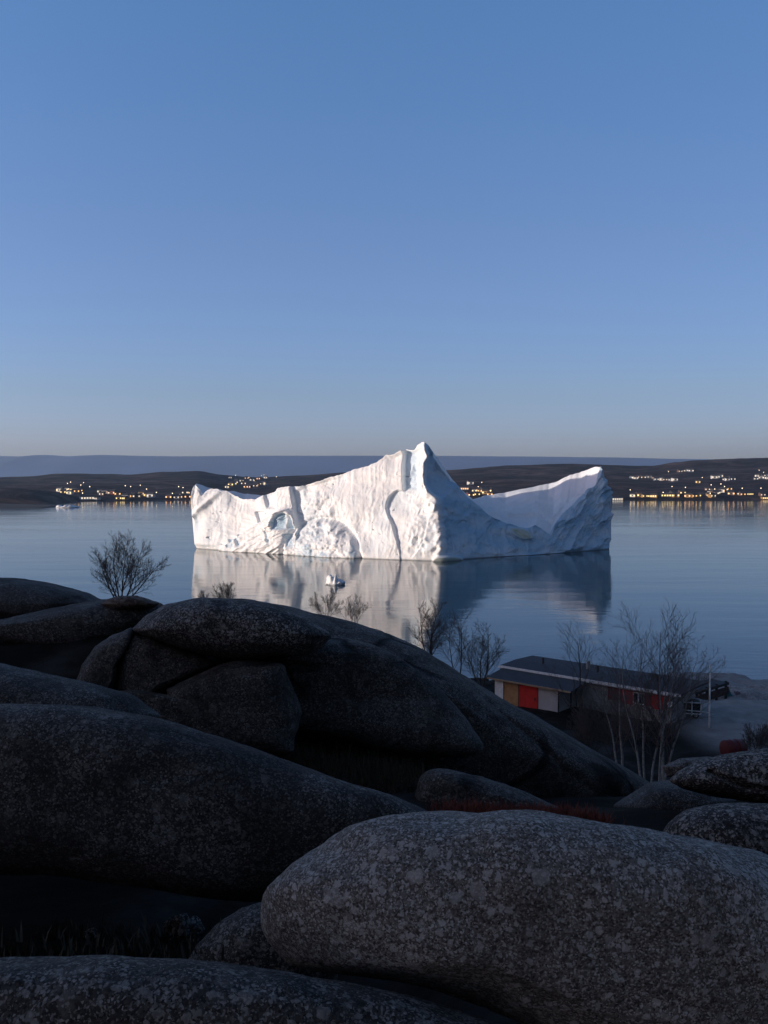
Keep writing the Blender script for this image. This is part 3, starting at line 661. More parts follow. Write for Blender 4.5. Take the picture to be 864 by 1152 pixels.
rock('wide smooth blue-black slab filling the left foreground above a dark hollow', [(-420, 860), (-300, 820), (-120, 798), (0, 792), (60, 792), (125, 797), (190, 809), (260, 831), (330, 858), (400, 882), (450, 899), (490, 915), (500, 935), (430, 975), (340, 1005), (290, 1017), (240, 1013), (150, 1003), (90, 990), (40, 984), (-100, 985), (-350, 990), (-450, 930)],
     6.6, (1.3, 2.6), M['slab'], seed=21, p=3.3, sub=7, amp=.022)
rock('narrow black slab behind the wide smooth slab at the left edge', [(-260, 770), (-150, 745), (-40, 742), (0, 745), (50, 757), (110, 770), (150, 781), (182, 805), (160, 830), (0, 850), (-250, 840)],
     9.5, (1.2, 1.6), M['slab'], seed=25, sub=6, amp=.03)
# central outcrop
rock('great dark dome of bedrock sloping down to the right behind the other rocks', [(150, 760), (175, 700), (205, 678), (240, 671), (300, 675), (350, 685), (420, 704), (470, 724), (520, 757), (560, 783), (620, 815), (680, 845), (730, 872), (752, 890), (758, 915), (735, 940), (640, 950), (540, 930), (400, 900), (250, 870), (170, 820)],
     24, (5.2, 7), M['grey'], seed=31, p=3.0, sub=7, amp=.03, groove=[([(520, 760), (560, 800), (600, 830), (640, 870), (700, 915)], 3, .12)])
rock('smooth jutting lobe in the middle of the outcrop, overhanging a black cleft', [(232, 790), (240, 770), (262, 748), (300, 733), (340, 722), (380, 716), (420, 723), (460, 745), (500, 780), (530, 812), (545, 836), (541, 849), (520, 854), (480, 853), (430, 846), (380, 835), (330, 826), (285, 818), (255, 806)],
     18.0, (1.5, 3.4), M['grey'], seed=35, p=3.6, sub=6, amp=.035, under=-.5)
rock('flat flecked cap slab lying across the top of the central outcrop', [(148, 708), (162, 694), (185, 680), (225, 672), (270, 675), (310, 682), (345, 695), (366, 708), (374, 716), (362, 728), (330, 738), (290, 741), (245, 740), (208, 731), (180, 722), (160, 716)],
     16.5, (2.2, 3.2), M['cap'], seed=38, p=3.0, sub=6, amp=.035)
rock('leaning block at the left end of the outcrop, split off by a deep crack', [(82, 775), (92, 748), (106, 728), (125, 714), (146, 706), (158, 712), (142, 728), (133, 745), (131, 765), (124, 790), (118, 812), (84, 812)],
     16.2, (1.1, 2.0), M['grey'], seed=41, p=3.6, sub=6, amp=.03)
rock('upright grey block under the left end of the cap slab', [(131, 745), (138, 726), (150, 714), (168, 713), (200, 727), (232, 738), (246, 748), (230, 758), (200, 770), (165, 787), (150, 800), (128, 780)],
     16.6, (1.5, 2.2), M['grey'], seed=43, p=4.2, sub=6, amp=.03)
rock('rounded wedge between the leaning block and the long diagonal crack', [(122, 812), (124, 792), (134, 776), (150, 772), (164, 780), (172, 784), (200, 769), (240, 749), (262, 742), (320, 745), (340, 800), (330, 850), (200, 850), (125, 840)],
     15.8, (1.6, 2.4), M['grey'], seed=46, p=4.2, sub=6, amp=.03, groove=None)
rock('sloping ledge beneath the jutting lobe, across the thin black cleft', [(230, 828), (300, 836), (400, 858), (470, 872), (560, 876), (600, 900), (560, 960), (300, 950), (200, 880)],
     16.8, (1.2, 2.5), M['grey'], seed=48, p=3.4, sub=6, amp=.05)
rock('small blunt dark boulder below the right end of the black cleft', [(466, 895), (470, 876), (480, 866), (500, 864), (540, 872), (590, 890), (630, 908), (640, 930), (560, 945), (480, 935)],
     12.5, (1.0, 1.6), M['grey'], seed=51, sub=5, amp=.05)
# left rocks
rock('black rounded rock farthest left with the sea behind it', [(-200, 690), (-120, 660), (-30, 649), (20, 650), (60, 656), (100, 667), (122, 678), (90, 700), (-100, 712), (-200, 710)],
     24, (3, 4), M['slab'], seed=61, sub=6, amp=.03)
rock('broad grey-black rock below the bare bushy tree at the left', [(-160, 735), (-60, 712), (0, 697), (60, 682), (110, 674), (150, 672), (185, 678), (196, 695), (170, 715), (130, 740), (90, 745), (0, 738), (-100, 745)],
     20, (2.6, 4), M['grey'], seed=64, sub=6, amp=.03)
rock('little brown slab resting on the broad rock by the bare bushy tree', [(112, 680), (120, 674), (135, 670), (155, 670), (168, 674), (180, 679), (172, 684), (150, 687), (125, 687)],
     18.6, (.8, 1.2), M['brown'], seed=67, sub=5, amp=.09, p=2.6)
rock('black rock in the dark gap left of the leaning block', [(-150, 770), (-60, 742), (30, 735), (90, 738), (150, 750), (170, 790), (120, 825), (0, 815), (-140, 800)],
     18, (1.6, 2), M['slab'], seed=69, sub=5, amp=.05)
# right rocks
rock('flecked boulder with a brown undercut lip at the right edge', [(752, 878), (762, 868), (785, 856), (815, 848), (860, 842), (920, 838), (1000, 850), (1060, 880), (1000, 915), (900, 906), (850, 903), (800, 896), (768, 888)],
     10.5, (1.2, 1.6), M['cap'], seed=71, p=2.4, sub=6, amp=.04, under=-.6, groove=[([(800, 868), (840, 884), (900, 896)], 2.6, .16)])
rock('smooth dome-shaped boulder below the undercut flecked boulder', [(742, 940), (752, 924), (772, 910), (810, 903), (860, 903), (930, 908), (1000, 930), (1020, 980), (900, 1030), (770, 1000), (738, 960)],
     8.0, (1.0, 1.6), M['cap'], seed=74, p=2.4, sub=6, amp=.03)
rock('low blue-grey slab seen between the birch trunks and the undercut boulder', [(690, 905), (730, 880), (765, 876), (800, 884), (830, 900), (800, 935), (730, 945), (690, 930)],
     14, (1.2, 1.8), M['slab'], seed=77, sub=5, amp=.04)
rock('distant flat grey rock in the yard beyond the undercut boulder', [(745, 862), (765, 853), (795, 851), (830, 853), (835, 866), (800, 876), (750, 874)],
     40, (2, 3), M['cap'], seed=79, sub=5, amp=.05)

# ================================================================== TREES
M['bark'] = plain('dark_bark', (.05, .042, .038), .9, .35, 6)
M['birch'] = plain('birch_bark', (.30, .285, .265), .8, .5, 9)
M['twig'] = plain('twigs', (.12, .092, .08), .9, .3, 4)
def bare_tree(label, loc, h, spread, stems=3, seed=1, mat_t='bark', twig=.0085, dens=1.0, cat='tree', group=None, lean=(0, 0), name='bare_tree', trunk_r=None, foot=.025):
    rnd = random.Random(seed); tr, cr = MB(), MB()
    def branch(p, d, L, r, lvl, mb):
        nseg = 8 if lvl == 0 else (5 if lvl == 1 else 3); pts, rs = [Vector(p)], [r]; q = Vector(p); d = Vector(d).normalized(); dirs = [d.copy()]
        for i in range(nseg):
            d = (d + Vector((rnd.gauss(0, .07), rnd.gauss(0, .07), rnd.gauss(0, .03) + (.09 if lvl else .04)))).normalized()
            q = q + d * L / nseg; pts.append(q.copy()); rs.append(max(twig * .55, r * (1 - .85 * (i + 1) / nseg))); dirs.append(d.copy())
        mb.tube(pts, rs, 6 if lvl == 0 else (4 if lvl == 1 else 3), cap=False)
        if lvl >= 3 or L < h * .05: return
        nk = max(2, int({0: 15, 1: 7, 2: 4.5}[lvl] * dens * rnd.uniform(.8, 1.15)))
        for k in range(nk):
            f = (.16 if lvl else .2) + .8 * (k + rnd.random()) / nk; f = min(f, .97); u_ = f * nseg; i = int(u_)
            a0 = pts[i].lerp(pts[i + 1], u_ - i); kd = dirs[i + 1]; kr = rs[i] + (rs[i + 1] - rs[i]) * (u_ - i); az = rnd.uniform(0, 2 * pi); an = R(rnd.uniform(26, 52))
            o1 = kd.orthogonal().normalized(); o2 = kd.cross(o1)
            nd = kd * cos(an) + (o1 * cos(az) + o2 * sin(az)) * sin(an)
            branch(a0, nd, L * rnd.uniform(.75, 1.0) * ((.60 if lvl == 0 else .62) * (1 - .62 * f) + .06), max(twig, kr * .55), lvl + 1, cr)
    for s_ in range(stems):
        az = 2.4 * s_ + rnd.uniform(-.4, .4); an = spread * ((s_ + .15) / stems) ** .6 if stems > 1 else .03
        d = Vector((sin(an) * cos(az) + lean[0], sin(an) * sin(az) * .8 + lean[1], cos(an)))
        hh = h * rnd.uniform(.92, 1.0) * (1 - .22 * s_ / stems); b0 = Vector((cos(az) * foot * h * (stems > 1), sin(az) * foot * h * (stems > 1), -.2))
        branch(b0, d, hh, (trunk_r or h * .017) * rnd.uniform(.7, 1), 0, tr)
    e = empty(name, loc, rnd.uniform(0, 6))
    e.rotation_euler = (0, 0, 0)
    tr.build('trunk', M[mat_t], e, True); cr.build('crown', M['twig'], e, True)
    tag(e, label, cat, group); return e
def tree_px(label, bx, by, ty, Y, **k):
    b = at(bx, by, Y); h = (by - ty) / 1000 * Y; return bare_tree(label, b, h, **k)
tree_px('bushy bare tree rising behind the rocks at the far left', 136, 676, 601, 30, spread=R(48), stems=7, seed=3, twig=.0055, trunk_r=.035)
tree_px('bare shrub peeking over the outcrop in front of the iceberg reflection', 254, 678, 650, 34, spread=R(50), stems=7, seed=5, dens=.85, twig=.004, trunk_r=.012, cat='shrub', name='bare_shrub')
tree_px('tiny bare sprig left of the shrub above the cap slab', 229, 676, 659, 34, spread=R(45), stems=4, seed=6, dens=.7, twig=.004, trunk_r=.01, cat='shrub', name='bare_shrub')
tree_px('bare shrub just below the small knobbed ice floe', 366, 694, 661, 36, spread=R(46), stems=6, seed=8, dens=.85, twig=.004, trunk_r=.014, cat='shrub', name='bare_shrub')
tree_px('bare shrub to the right of the one below the small ice floe', 397, 702, 666, 37, spread=R(44), stems=6, seed=9, dens=.85, twig=.004, trunk_r=.014, cat='shrub', name='bare_shrub')
tree_px('slender bare tree standing against the end of the bright reflection', 484, 748, 677, 42, spread=R(26), stems=3, seed=11, twig=.0075, trunk_r=.05)
tree_px('thin bare tree between its two neighbours right of the bright reflection', 515, 765, 688, 45, spread=R(18), stems=2, seed=12, twig=.0075, trunk_r=.045, dens=.9)
tree_px('bare rounded tree just left of the long shed', 540, 778, 704, 46, spread=R(32), stems=4, seed=14, twig=.0075, trunk_r=.05)
tree_px('dark bare tree in front of the grey wall of the shed', 655, 832, 712, 62, spread=R(10), stems=1, seed=16, twig=.0085, trunk_r=.12)
tree_px('tallest bare birch with several pale trunks in front of the right end of the shed', 735, 884, 700, 52, spread=R(11), stems=7, seed=19, foot=.07, twig=.0085, trunk_r=.10, mat_t='birch', dens=1.0)
tree_px('thin pale birch left of the tallest one by the shed', 697, 862, 745, 54, spread=R(14), stems=2, seed=21, twig=.0075, trunk_r=.09, mat_t='birch', dens=.8)
tree_px('tangled dark shrub in front of the red-brown part of the shed', 690, 850, 775, 60, spread=R(50), stems=9, seed=24, twig=.0085, trunk_r=.03, cat='shrub', name='bare_shrub')
tree_px('tangled dark shrub at the foot of the dark bare tree by the shed', 665, 848, 790, 61, spread=R(55), stems=9, seed=26, twig=.0085, trunk_r=.03, cat='shrub', name='bare_shrub')
tree_px('bare shrub growing beside the red drum at the right edge', 852, 850, 812, 50, spread=R(50), stems=9, seed=28, twig=.0075, trunk_r=.022, cat='shrub', name='bare_shrub')

# ================================================================== THE SHED
M['roof'] = plain('roof_felt', (.045, .045, .05), .85, .25, 1.5)
M['white'] = plain('white_paint', (.8, .8, .78), .6, .15, 4)
def boards(name, c1, c2, scale=6.0):
    m, n, l, b = new_mat(name); v = coords(n, l); w = n.new('ShaderNodeTexWave'); w.inputs['Scale'].default_value = scale * .5; w.inputs['Distortion'].default_value = .3
    w.bands_direction = 'X'; l.new(v, w.inputs['Vector']); nz = noise_n(n, l, v, 2.0, 6, .6)
    r = ramp(n, [(.35, c1), (.65, c2)]); l.new(nz, r.inputs[0]); dk = ramp_s(n, l, w.outputs[1], .0, .12)
    l.new(mixc(n, l, dk, tuple(c * .35 for c in c1), r.outputs[0]), b.inputs['Base Color']); b.inputs['Roughness'].default_value = .75
    bump_n(n, l, w.outputs[1], .5, .02, b); return m
M['redb'] = boards('red_boards', (.62, .02, .012), (.75, .03, .018)); M['woodb'] = boards('wood_boards', (.42, .22, .09), (.6, .33, .15))
M['greyb'] = boards('grey_boards', (.30, .28, .26), (.42, .40, .38)); M['brownb'] = boards('red_brown_boards', (.16, .025, .02), (.24, .04, .03))
M['panel'] = plain('grey_panel', (.45, .44, .43), .5, .12, 1.0); M['black'] = plain('black_trim', (.015, .015, .015), .7)
def build_shed():
    # local frame: x along the front from the left end, y away from the camera, z up; ground at 0
    A = at(562, 812, 93.0); Bp = at(755, 815, 81.0)
    A[2] = Bp[2] = 7.0
    L = float(np.hypot(*(Bp - A)[:2])); rz = atan2(Bp[1] - A[1], Bp[0] - A[0])
    e = empty('shed', A, rz); tag(e, 'long low shed with dark roof, white trim and bright red door', 'building')
    H = 3.0; Dp = 5.8
    xs_ = 8.9   # lean-to covers 0..xs_
    def wall(name, x0, x1, mat, z0=0.0, z1=H, y=0.0, th=.14, parent=e):
        return MB().box(((x0 + x1) / 2, y + th / 2, (z0 + z1) / 2), (x1 - x0, th, z1 - z0)).build(name, mat, parent)
    # main block
    wall('wall', xs_, L * .66, M['greyb'], z1=H); wall('wall', L * .66 + .01, L - .15, M['brownb'], z0=1.5, z1=H)
    wall('wall', L * .66 + .01, L - .15, M['greyb'], z0=0, z1=1.49)
    MB().box((L - .07, Dp / 2, H / 2), (.14, Dp, H)).build('side_wall', M['greyb'], e); MB().box((.07, Dp / 2, H / 2), (.14, Dp, H)).build('side_wall', M['greyb'], e)
    MB().box((L / 2, Dp - .07, H / 2), (L - .3, .14, H)).build('back_wall', M['greyb'], e)
    for x0, x1 in ((L * .74, L * .80), (L * .90, L * .965)): MB().box(((x0 + x1) / 2, -.03, 2.05), (x1 - x0, .05, 1.35)).build('red_panel', M['redb'], e)
    for x0 in (L * .815, L * .845):
        w_ = MB().box((x0, -.035, 2.1), (.55, .06, 1.1)).build('window', M['white'], e); MB().box((x0, -.075, 2.1), (.4, .02, .9)).build('pane', glass, w_)
    # main roof: low gable with overhang
    ov = .5; zr = H + .12
    prof = [(-ov, H + .02), (-ov, H + .2), (Dp * .5, zr + .2), (Dp + ov, H + .2), (Dp + ov, H + .02), (Dp * .5, zr)]
    rf = MB().prism([(.2, y, z) for y, z in prof], (L + .9, 0, 0)).build('roof', M['roof'], e)
    MB().box((L / 2 + .65, -ov - .04, H + .12), (L + .9, .06, .26)).build('fascia', M['white'], rf)
    for k in range(3): MB().tube([(4 + k * 6.2, Dp * .35, H + .5), (4 + k * 6.2, Dp * .35, H + 1.15)], .12, 8).build('vent_pipe', M['roof'], rf)
    # lean-to in front on the left
    y0 = -3.1; h2 = 2.45
    wall('front_panel', 1.4, 2.45, M['white'], z1=h2, y=y0); wall('plank_wall', 2.5, 4.2, M['woodb'], z1=h2, y=y0)
    dr = wall('door', 4.27, 6.4, M['redb'], z1=h2 - .06, y=y0 - .03); MB().box((6.1, y0 - .08, 1.1), (.06, .06, .3)).build('handle', M['black'], dr)
    wall('front_panel', 6.47, 8.6, M['panel'], z1=h2, y=y0)
    for x in (2.475, 4.235, 8.66): MB().box((x, y0 + .02, h2 / 2), (.08, .12, h2)).build('post', M['black'], e)
    MB().box((8.62, y0 / 2 + .1, h2 / 2), (.1, -y0 - .2, h2)).build('side_wall', M['greyb'], e); MB().box((1.34, y0 / 2 + .1, h2 / 2), (.1, -y0 - .2, h2)).build('side_wall', M['greyb'], e)
    for k in range(3): MB().box((9.1 + k * .6, y0 * .45, h2 / 2), (.1, .1, h2)).build('post', M['black'], e)
    wall('wall', .15, xs_ - .01, M['greyb'], z1=H)
    lr = MB().prism([(.7, y0 - .6, h2 + .02), (.7, y0 - .6, h2 + .16), (.7, -.56, H + .02), (.7, -.56, H - .14)], (9.6, 0, 0)).build('porch_roof', M['roof'], e)
    MB().box((5.5, y0 - .63, h2 + .1), (9.6, .05, .17)).build('fascia', plain('warm_trim', (.34, .24, .15)), lr)
    MB().tube([(L * .45, Dp * .62, H + .2), (L * .45, Dp * .62, H + 1.1)], .22, 4).build('chimney', M['greyb'], rf)
    mb_ = MB(); mb_.tube([(xs_ + .6, -ov - .1, H - .02), (L + 1.0, -ov - .1, H - .04)], .06, 6); mb_.tube([(L + .05, -ov - .1, H - .05), (L + .05, -.1, H - .4), (L + .05, -.1, .2)], .045, 6)
    mb_.build('gutter', M['panel'], rf)
    ln = MB().tube([(L + .12, -.5, 2.2), (L + .12, -.62, 2.2)], [.26, .26], 14).build('wall_lamp', M['white'], e)
    return e, L
glass, _n, _l, _b = new_mat('window_glass'); _b.inputs['Base Color'].default_value = (.02, .025, .03, 1); _b.inputs['Roughness'].default_value = .05
shed, SL = build_shed()

# ---- yard ------------------------------------------------------------
def ground_hit(px, py, y0=45, y1=135, f=None):
    f = f or (lambda x, y: float(ground_z(x, y)))
    d = ray(px, py); 
    for Yk in np.linspace(y0, y1, 400):
        p = CAM + d * (Yk / d[1])
        if p[2] <= f(p[0], p[1]): return p
    return CAM + d * (y1 / d[1])
def utility_trailer():
    p = at(773, 812, 84); p[2] = float(ground_z(p[0], p[1]))
    e = empty('trailer', p, R(-14)); tag(e, 'boxy dark trailer with a white frame parked at the right end of the shed', 'trailer')
    MB().box((0, 0, .95), (2.3, 1.5, 1.1), bev=.06).build('body', M['black'], e)
    mb = MB(); y = -.79
    for a, b_ in (((-1.15, .45), (1.15, .45)), ((-1.15, 1.5), (1.15, 1.5)), ((-1.15, .45), (-1.15, 1.5)), ((1.15, .45), (1.15, 1.5)), ((.35, .3), (.35, 1.65)), ((-1.15, .78), (1.15, .70))):
        mb.tube([(a[0], y, a[1]), (b_[0], y, b_[1])], .055, 6)
    mb.build('frame', M['white'], e)
    MB().box((-.45, y - .02, 1.12), (.8, .04, .5), bev=.02).build('window', glass, e); MB().box((.78, y - .02, 1.15), (.5, .04, .45), bev=.02).build('window', glass, e)
    for sx in (-.65, .7):
        w = MB().tube([(sx, y + .02, .3), (sx, y + .24, .3)], .3, 18).build('wheel', M['black'], e); MB().tube([(sx, y, .3), (sx, y + .03, .3)], .15, 12).build('hub', M['panel'], w)
    MB().tube([(1.15, 0, .5), (2.0, 0, .45)], .05, 6).build('tow_bar', M['white'], e)
utility_trailer()
def flagpole():
    b = at(798, 821, 80); e = empty('flagpole', b); tag(e, 'tall thin white pole standing on the shore to the right of the shed', 'pole')
    h = (821 - 748) / 1000 * 80
    MB().tube([(0, 0, -.5), (0, 0, h * .5), (0, 0, h)], [.10, .08, .06], 8).build('pole', M['white'], e, True)
    MB().tube([(0, 0, h), (0, 0, h + .12)], [.08, .05], 8).build('finial', M['white'], e)
    MB().tube([(0, 0, h * .9), (.22, 0, h * .93)], .02, 5).build('bracket', M['white'], e)
    MB().box((0, 0, .05), (.5, .5, .3), bev=.05).build('base', M['panel'], e)
flagpole()
def drum():
    c = at(825, 842, 52); e = empty('drum', c); tag(e, 'dark red drum lying beyond the undercut boulder at the right', 'drum')
    r = .52; mb = MB(); prof = [(-.62, r * .86), (-.58, r), (-.2, r), (-.18, r * 1.05), (-.15, r), (.15, r), (.18, r * 1.05), (.2, r), (.58, r), (.62, r * .86)]
    mb.tube([(a, a * .25, 0) for a, _ in prof], [q for _, q in prof], 24); mb.build('body', plain('red_drum_paint', (.14, .012, .01), .6), e, True)
    MB().tube([(.62, .155, .2), (.68, .17, .2)], .06, 10).build('bung', M['black'], e)
drum()
def dock():
    a, b = at(752, 783, 96), at(815, 783, 104)
    e = empty('jetty', (a[0], a[1], 1.0), atan2(b[1] - a[1], b[0] - a[0])); tag(e, 'dark timber jetty running along the water behind the white pole', 'jetty')
    MB().box((4.2, 0, 5.0), (13.5, 2.4, .3)).build('deck', M['black'], e)
    for x in np.linspace(-2.2, 10.6, 7):
        for y in (-1.0, 1.0): MB().tube([(x, y, -1), (x, y, 5.3)], .16, 8).build('post', M['black'], e)
    MB().box((4.2, -1.15, 4.2), (13.4, .1, .9)).build('side_boards', plain('rusty_boards', (.05, .025, .02), .9), e)
def tarp_things():
    M['teal'] = plain('teal_tarp', (.02, .12, .14), .6); M['tan'] = plain('tan_tarp', (.2, .17, .13), .8); M['pinkish'] = plain('faded_canvas', (.14, .1, .12), .8)
    b = ground_hit(819, 783); s = b[1] / 1000
    MB_ = MB()
    o = link_mesh('tarp', *tarp_mesh(11 * s, 8 * s, 9.5 * s, 3), M['teal'], smooth=False); o.location = tuple(b); tag(o, 'peaked teal tarpaulin over a heap on the pale shore', 'tarpaulin')
    b = ground_hit(842, 783); o = link_mesh('tarp', *tarp_mesh(21 * s, 12 * s, 8 * s, 5, flat=True), M['tan'], smooth=False); o.location = tuple(b); tag(o, 'low tan tarpaulin over a stack beside the teal one', 'tarpaulin')
    b = ground_hit(829, 783); o = link_mesh('tarp', *tarp_mesh(8 * s, 8 * s, 6 * s, 7, flat=True), M['pinkish'], smooth=False); o.location = tuple(b); tag(o, 'small faded mauve canvas bundle between the teal and tan tarpaulins', 'tarpaulin')
def tarp_mesh(w, d, h, seed, flat=False):
    n = 26; u = np.linspace(-1, 1, n); X, Y = np.meshgrid(u, u, indexing='ij'); r = np.maximum(np.abs(X), np.abs(Y))
    Z = (np.minimum(1, (1 - r) * 3.2) if flat else (1 - np.abs(X)) ** .8 * np.minimum(1, (1 - np.abs(Y)) * 3)) * h * (1 + .15 * fbm(X * 2, Y * 2, 0, 3, seed)) + fbm(X * 5, Y * 5, 0, 3, seed + 1) * h * .06 - .15
    return np.stack([X * w / 2, Y * d / 2, Z], -1).reshape(-1, 3), grid_faces(n, n)
dock(); tarp_things()
def stretched_rock(label, px0, px1, py, Y, h, d, mat, seed, cat='rock'):
    a, b = at(px0, py, Y), at(px1, py, Y); V, F = get_ico(5); P = V * np.array(((b[0] - a[0]) / 2, d / 2, h)); P += V * (fbm(V[:, 0] * 2 + seed, V[:, 1] * 2, V[:, 2] * 2, 4, seed) * h * .35)[:, None]
    o = link_mesh('boulder', P, F, mat, smooth=True); o.location = ((a[0] + b[0]) / 2, Y, a[2]); tag(o, label, cat)
M['pale'] = granite('pale_shore_rock', (.2, .18, .17), (.32, .3, .28), (.42, .4, .38), clast=.2, grain=.08, clast_amt=.3, bumpd=.05)
stretched_rock('pale smooth shore rock shelf behind the trailer and the white pole', 775, 880, 792, 104, 1.5, 10, M['pale'], 3)
stretched_rock('pale grey shore shelf in front of the tarpaulins', 806, 990, 786, 112, 1.4, 8, M['pale'], 6)
stretched_rock('dark seaweed-brown ledge at the water right of the tarpaulins', 835, 1000, 774, 128, 1.1, 6, plain('weedy_ledge', (.035, .022, .018), .9), 9)

# grass and heather ----------------------------------------------------
def tufts(name, label, cols, spots, n, h, spread, seed, cat='grass'):
    rnd = random.Random(seed); V, F = [], []
    for k in range(n):
        c = rnd.choice(spots); x = c[0] + rnd.gauss(0, spread); y = c[1] + rnd.gauss(0, spread); z = c[2] if len(c) > 2 else float(ground_z(x, y)) - .02
        a = rnd.uniform(0, 2 * pi); hh = h * rnd.uniform(.4, 1.2); w = .004 + .004 * rnd.random(); bend = rnd.uniform(.1, .7) * hh; b = len(V)
        dx, dy = cos(a), sin(a)
        V += [(x - dy * w, y + dx * w, z), (x + dy * w, y - dx * w, z), (x + dx * bend * .4 + dy * w * .7, y + dy * bend * .4 - dx * w * .7, z + hh * .6), (x + dx * bend * .4 - dy * w * .7, y + dy * bend * .4 + dx * w * .7, z + hh * .6), (x + dx * bend, y + dy * bend, z + hh)]
        F += [(b, b + 1, b + 2, b + 3), (b + 3, b + 2, b + 4)]
    o = link_mesh(name, V, F, plain(name + '_blades', cols, .9, .4, 8)); tag(o, kind='stuff'); o['label'] = label; o['category'] = cat; return o
def px_spots(lst, Y):
    return [tuple(at(a, b, Y)) for a, b in lst]
tufts('heather', 'rust-red heather in the crevice behind the pale-flecked boulder', (.16, .035, .018), px_spots([(x, 922 + (x - 520) * .055) for x in range(505, 668, 7)], 9.7), 5000, .16, .12, 5, 'heather')
tufts('grass', 'dry brown grass in the dark cleft under the jutting lobe', (.06, .04, .02), px_spots([(x, 866 + (x - 380) * .16) for x in range(330, 470, 10)], 15.5), 2500, .25, .3, 6)

tufts('grass', 'sparse dry grass in the black hollow under the wide smooth slab', (.05, .042, .025), px_spots([(x, 1074 + (x % 30) * .3) for x in range(20, 215, 14)], 4.2), 200, .08, .14, 7)
tufts('grass', 'matted dark grass and dead stalks among the stones of the hollow', (.045, .034, .02), [(-3.2 + .09 * i, 5.4 + (i * 37 % 23) * .13) for i in range(24)], 2600, .14, .13, 8)
_rs = random.Random(31)
for _i in range(9):
    _x, _y = _rs.uniform(-3.1, -1.2), _rs.uniform(5.6, 8.6); _rad = _rs.uniform(.05, .17); V_, F_ = get_ico(3)
    P_ = V_ * np.array((_rad, _rad * _rs.uniform(.7, 1), _rad * _rs.uniform(.5, .8))); P_ = P_ + V_ * (fbm(V_[:, 0] * 1.6 + _i, V_[:, 1] * 1.6, V_[:, 2] * 1.6, 3, 300 + _i) * _rad * .35)[:, None]
    _o = link_mesh('stone', P_, F_, M['cap'] if _i % 3 else M['brown'], smooth=True); _o.location = (_x, _y, float(ground_z(_x, _y)) + _rad * .25); _o.rotation_euler = (0, 0, _rs.uniform(0, 6))
    tag(_o, 'small loose stone lying in the black hollow below the wide smooth slab', 'stone', 'loose stones in the hollow')
# ================================================================== THE TOWN ACROSS THE WATER
WARM, YEL, WHI = (1.0, .50, .16), (1.0, .72, .26), (1.0, .82, .60)
M['lit_warm'] = emit('lit_warm_window', WARM, 1.7); M['lit_yellow'] = emit('lit_yellow_window', YEL, 1.5); M['lit_white'] = emit('lit_white_window', WHI, 1.0); M['lamp'] = emit('lamp_glow', (1.0, .76, .48), 3.6)
wallc = {'red': plain('red_house', (.22, .035, .025), .8), 'white': plain('white_house', (.6, .6, .58), .8), 'ochre': plain('ochre_house', (.35, .2, .06), .8), 'blue': plain('blue_grey_house', (.1, .13, .18), .8), 'brown': plain('brown_house', (.12, .06, .04), .8)}
PROTO = {}
def house_proto(col, lit, long_):
    key = (col, lit, long_)
    if key in PROTO: return PROTO[key]
    w, d, h = (15, 7, 3.4) if long_ else (7.5, 6.5, 4.0)
    e = empty('house', (0, 0, 0)); MB().box((0, 0, h / 2 - .5), (w, d, h + 1)).build('wall', wallc[col], e)
    rf = MB().prism([(-w / 2 - .4, -d / 2 - .4, h - .1), (-w / 2 - .4, 0, h + 2.0), (-w / 2 - .4, d / 2 + .4, h - .1)], (w + .8, 0, 0)).build('roof', M['roof'], e)
    MB().box((w * .22, .8, h + 1.8), (.7, .7, 1.3)).build('chimney', wallc['brown'], rf)
    xsw = np.linspace(-w * .38, w * .38, 5 if long_ else 3)
    for i, x in enumerate(xsw):
        on = (i != 1) if not long_ else True
        fr_ = MB().box((x, -d / 2 - .03, h * .5), (1.9, .1, 1.9)).build('window', wallc['white'], e); MB().box((x, -d / 2 - .1, h * .5), (1.6, .05, 1.6)).build('pane', M['lit_' + lit] if on else glass, fr_)
    PROTO[key] = e; e['_used'] = False; return e
far_f = lambda x, y: float(far_z(x, y))
ORD = 'first second third fourth fifth sixth seventh eighth ninth tenth eleventh twelfth thirteenth fourteenth fifteenth sixteenth seventeenth eighteenth nineteenth twentieth'.split()
def place_far(px, py):
    d = ray(px, py); Ys = np.linspace(850, 2100, 900); P = CAM + d[None, :] * (Ys / d[1])[:, None]
    z = far_z(P[:, 0], P[:, 1]); hit = np.where((P[:, 2] <= z) & (z > .5))[0]
    if len(hit): return P[hit[0]]
    i = np.argmin(np.abs(P[:, 2] - z) + 100 * (z < .5)); q = P[i].copy(); q[2] = z[i]; return q
def cluster(where, group, spots, cols, lits, seed, lamps=()):
    rnd = random.Random(seed); spots = sorted(spots)
    for i, sp in enumerate(spots):
        px, py = sp[:2]; col = sp[2] if len(sp) > 2 and sp[2] else rnd.choice(cols); lit = sp[3] if len(sp) > 3 else rnd.choice(lits); lg = len(sp) > 4
        pr = house_proto(col, lit, lg); e = pr if not pr['_used'] else copy_tree(pr); pr['_used'] = True
        if e is not pr: e['_used'] = True
        p = place_far(px, py); e.location = tuple(p); e.rotation_euler = (0, 0, rnd.uniform(-.5, .5))
        s = rnd.uniform(.8, 1.15); e.scale = (s, s, s)
        side = ORD[i] if i < len(ORD) else 'rearmost'
        tag(e, f"{'long ' if lg else ''}{'blue-grey' if col == 'blue' else col} house, {lit} windows, {side} from left {where}", 'house', group)
    for i, (px, py) in enumerate(sorted(lamps)):
        p = place_far(px, py); e = lamp_copy(); e.location = tuple(p)
        tag(e, f'white street lamp, {ORD[i]} lamp from the left {where}', 'street lamp', 'street lamps ' + group.replace('houses ', ''))
_lamp = []
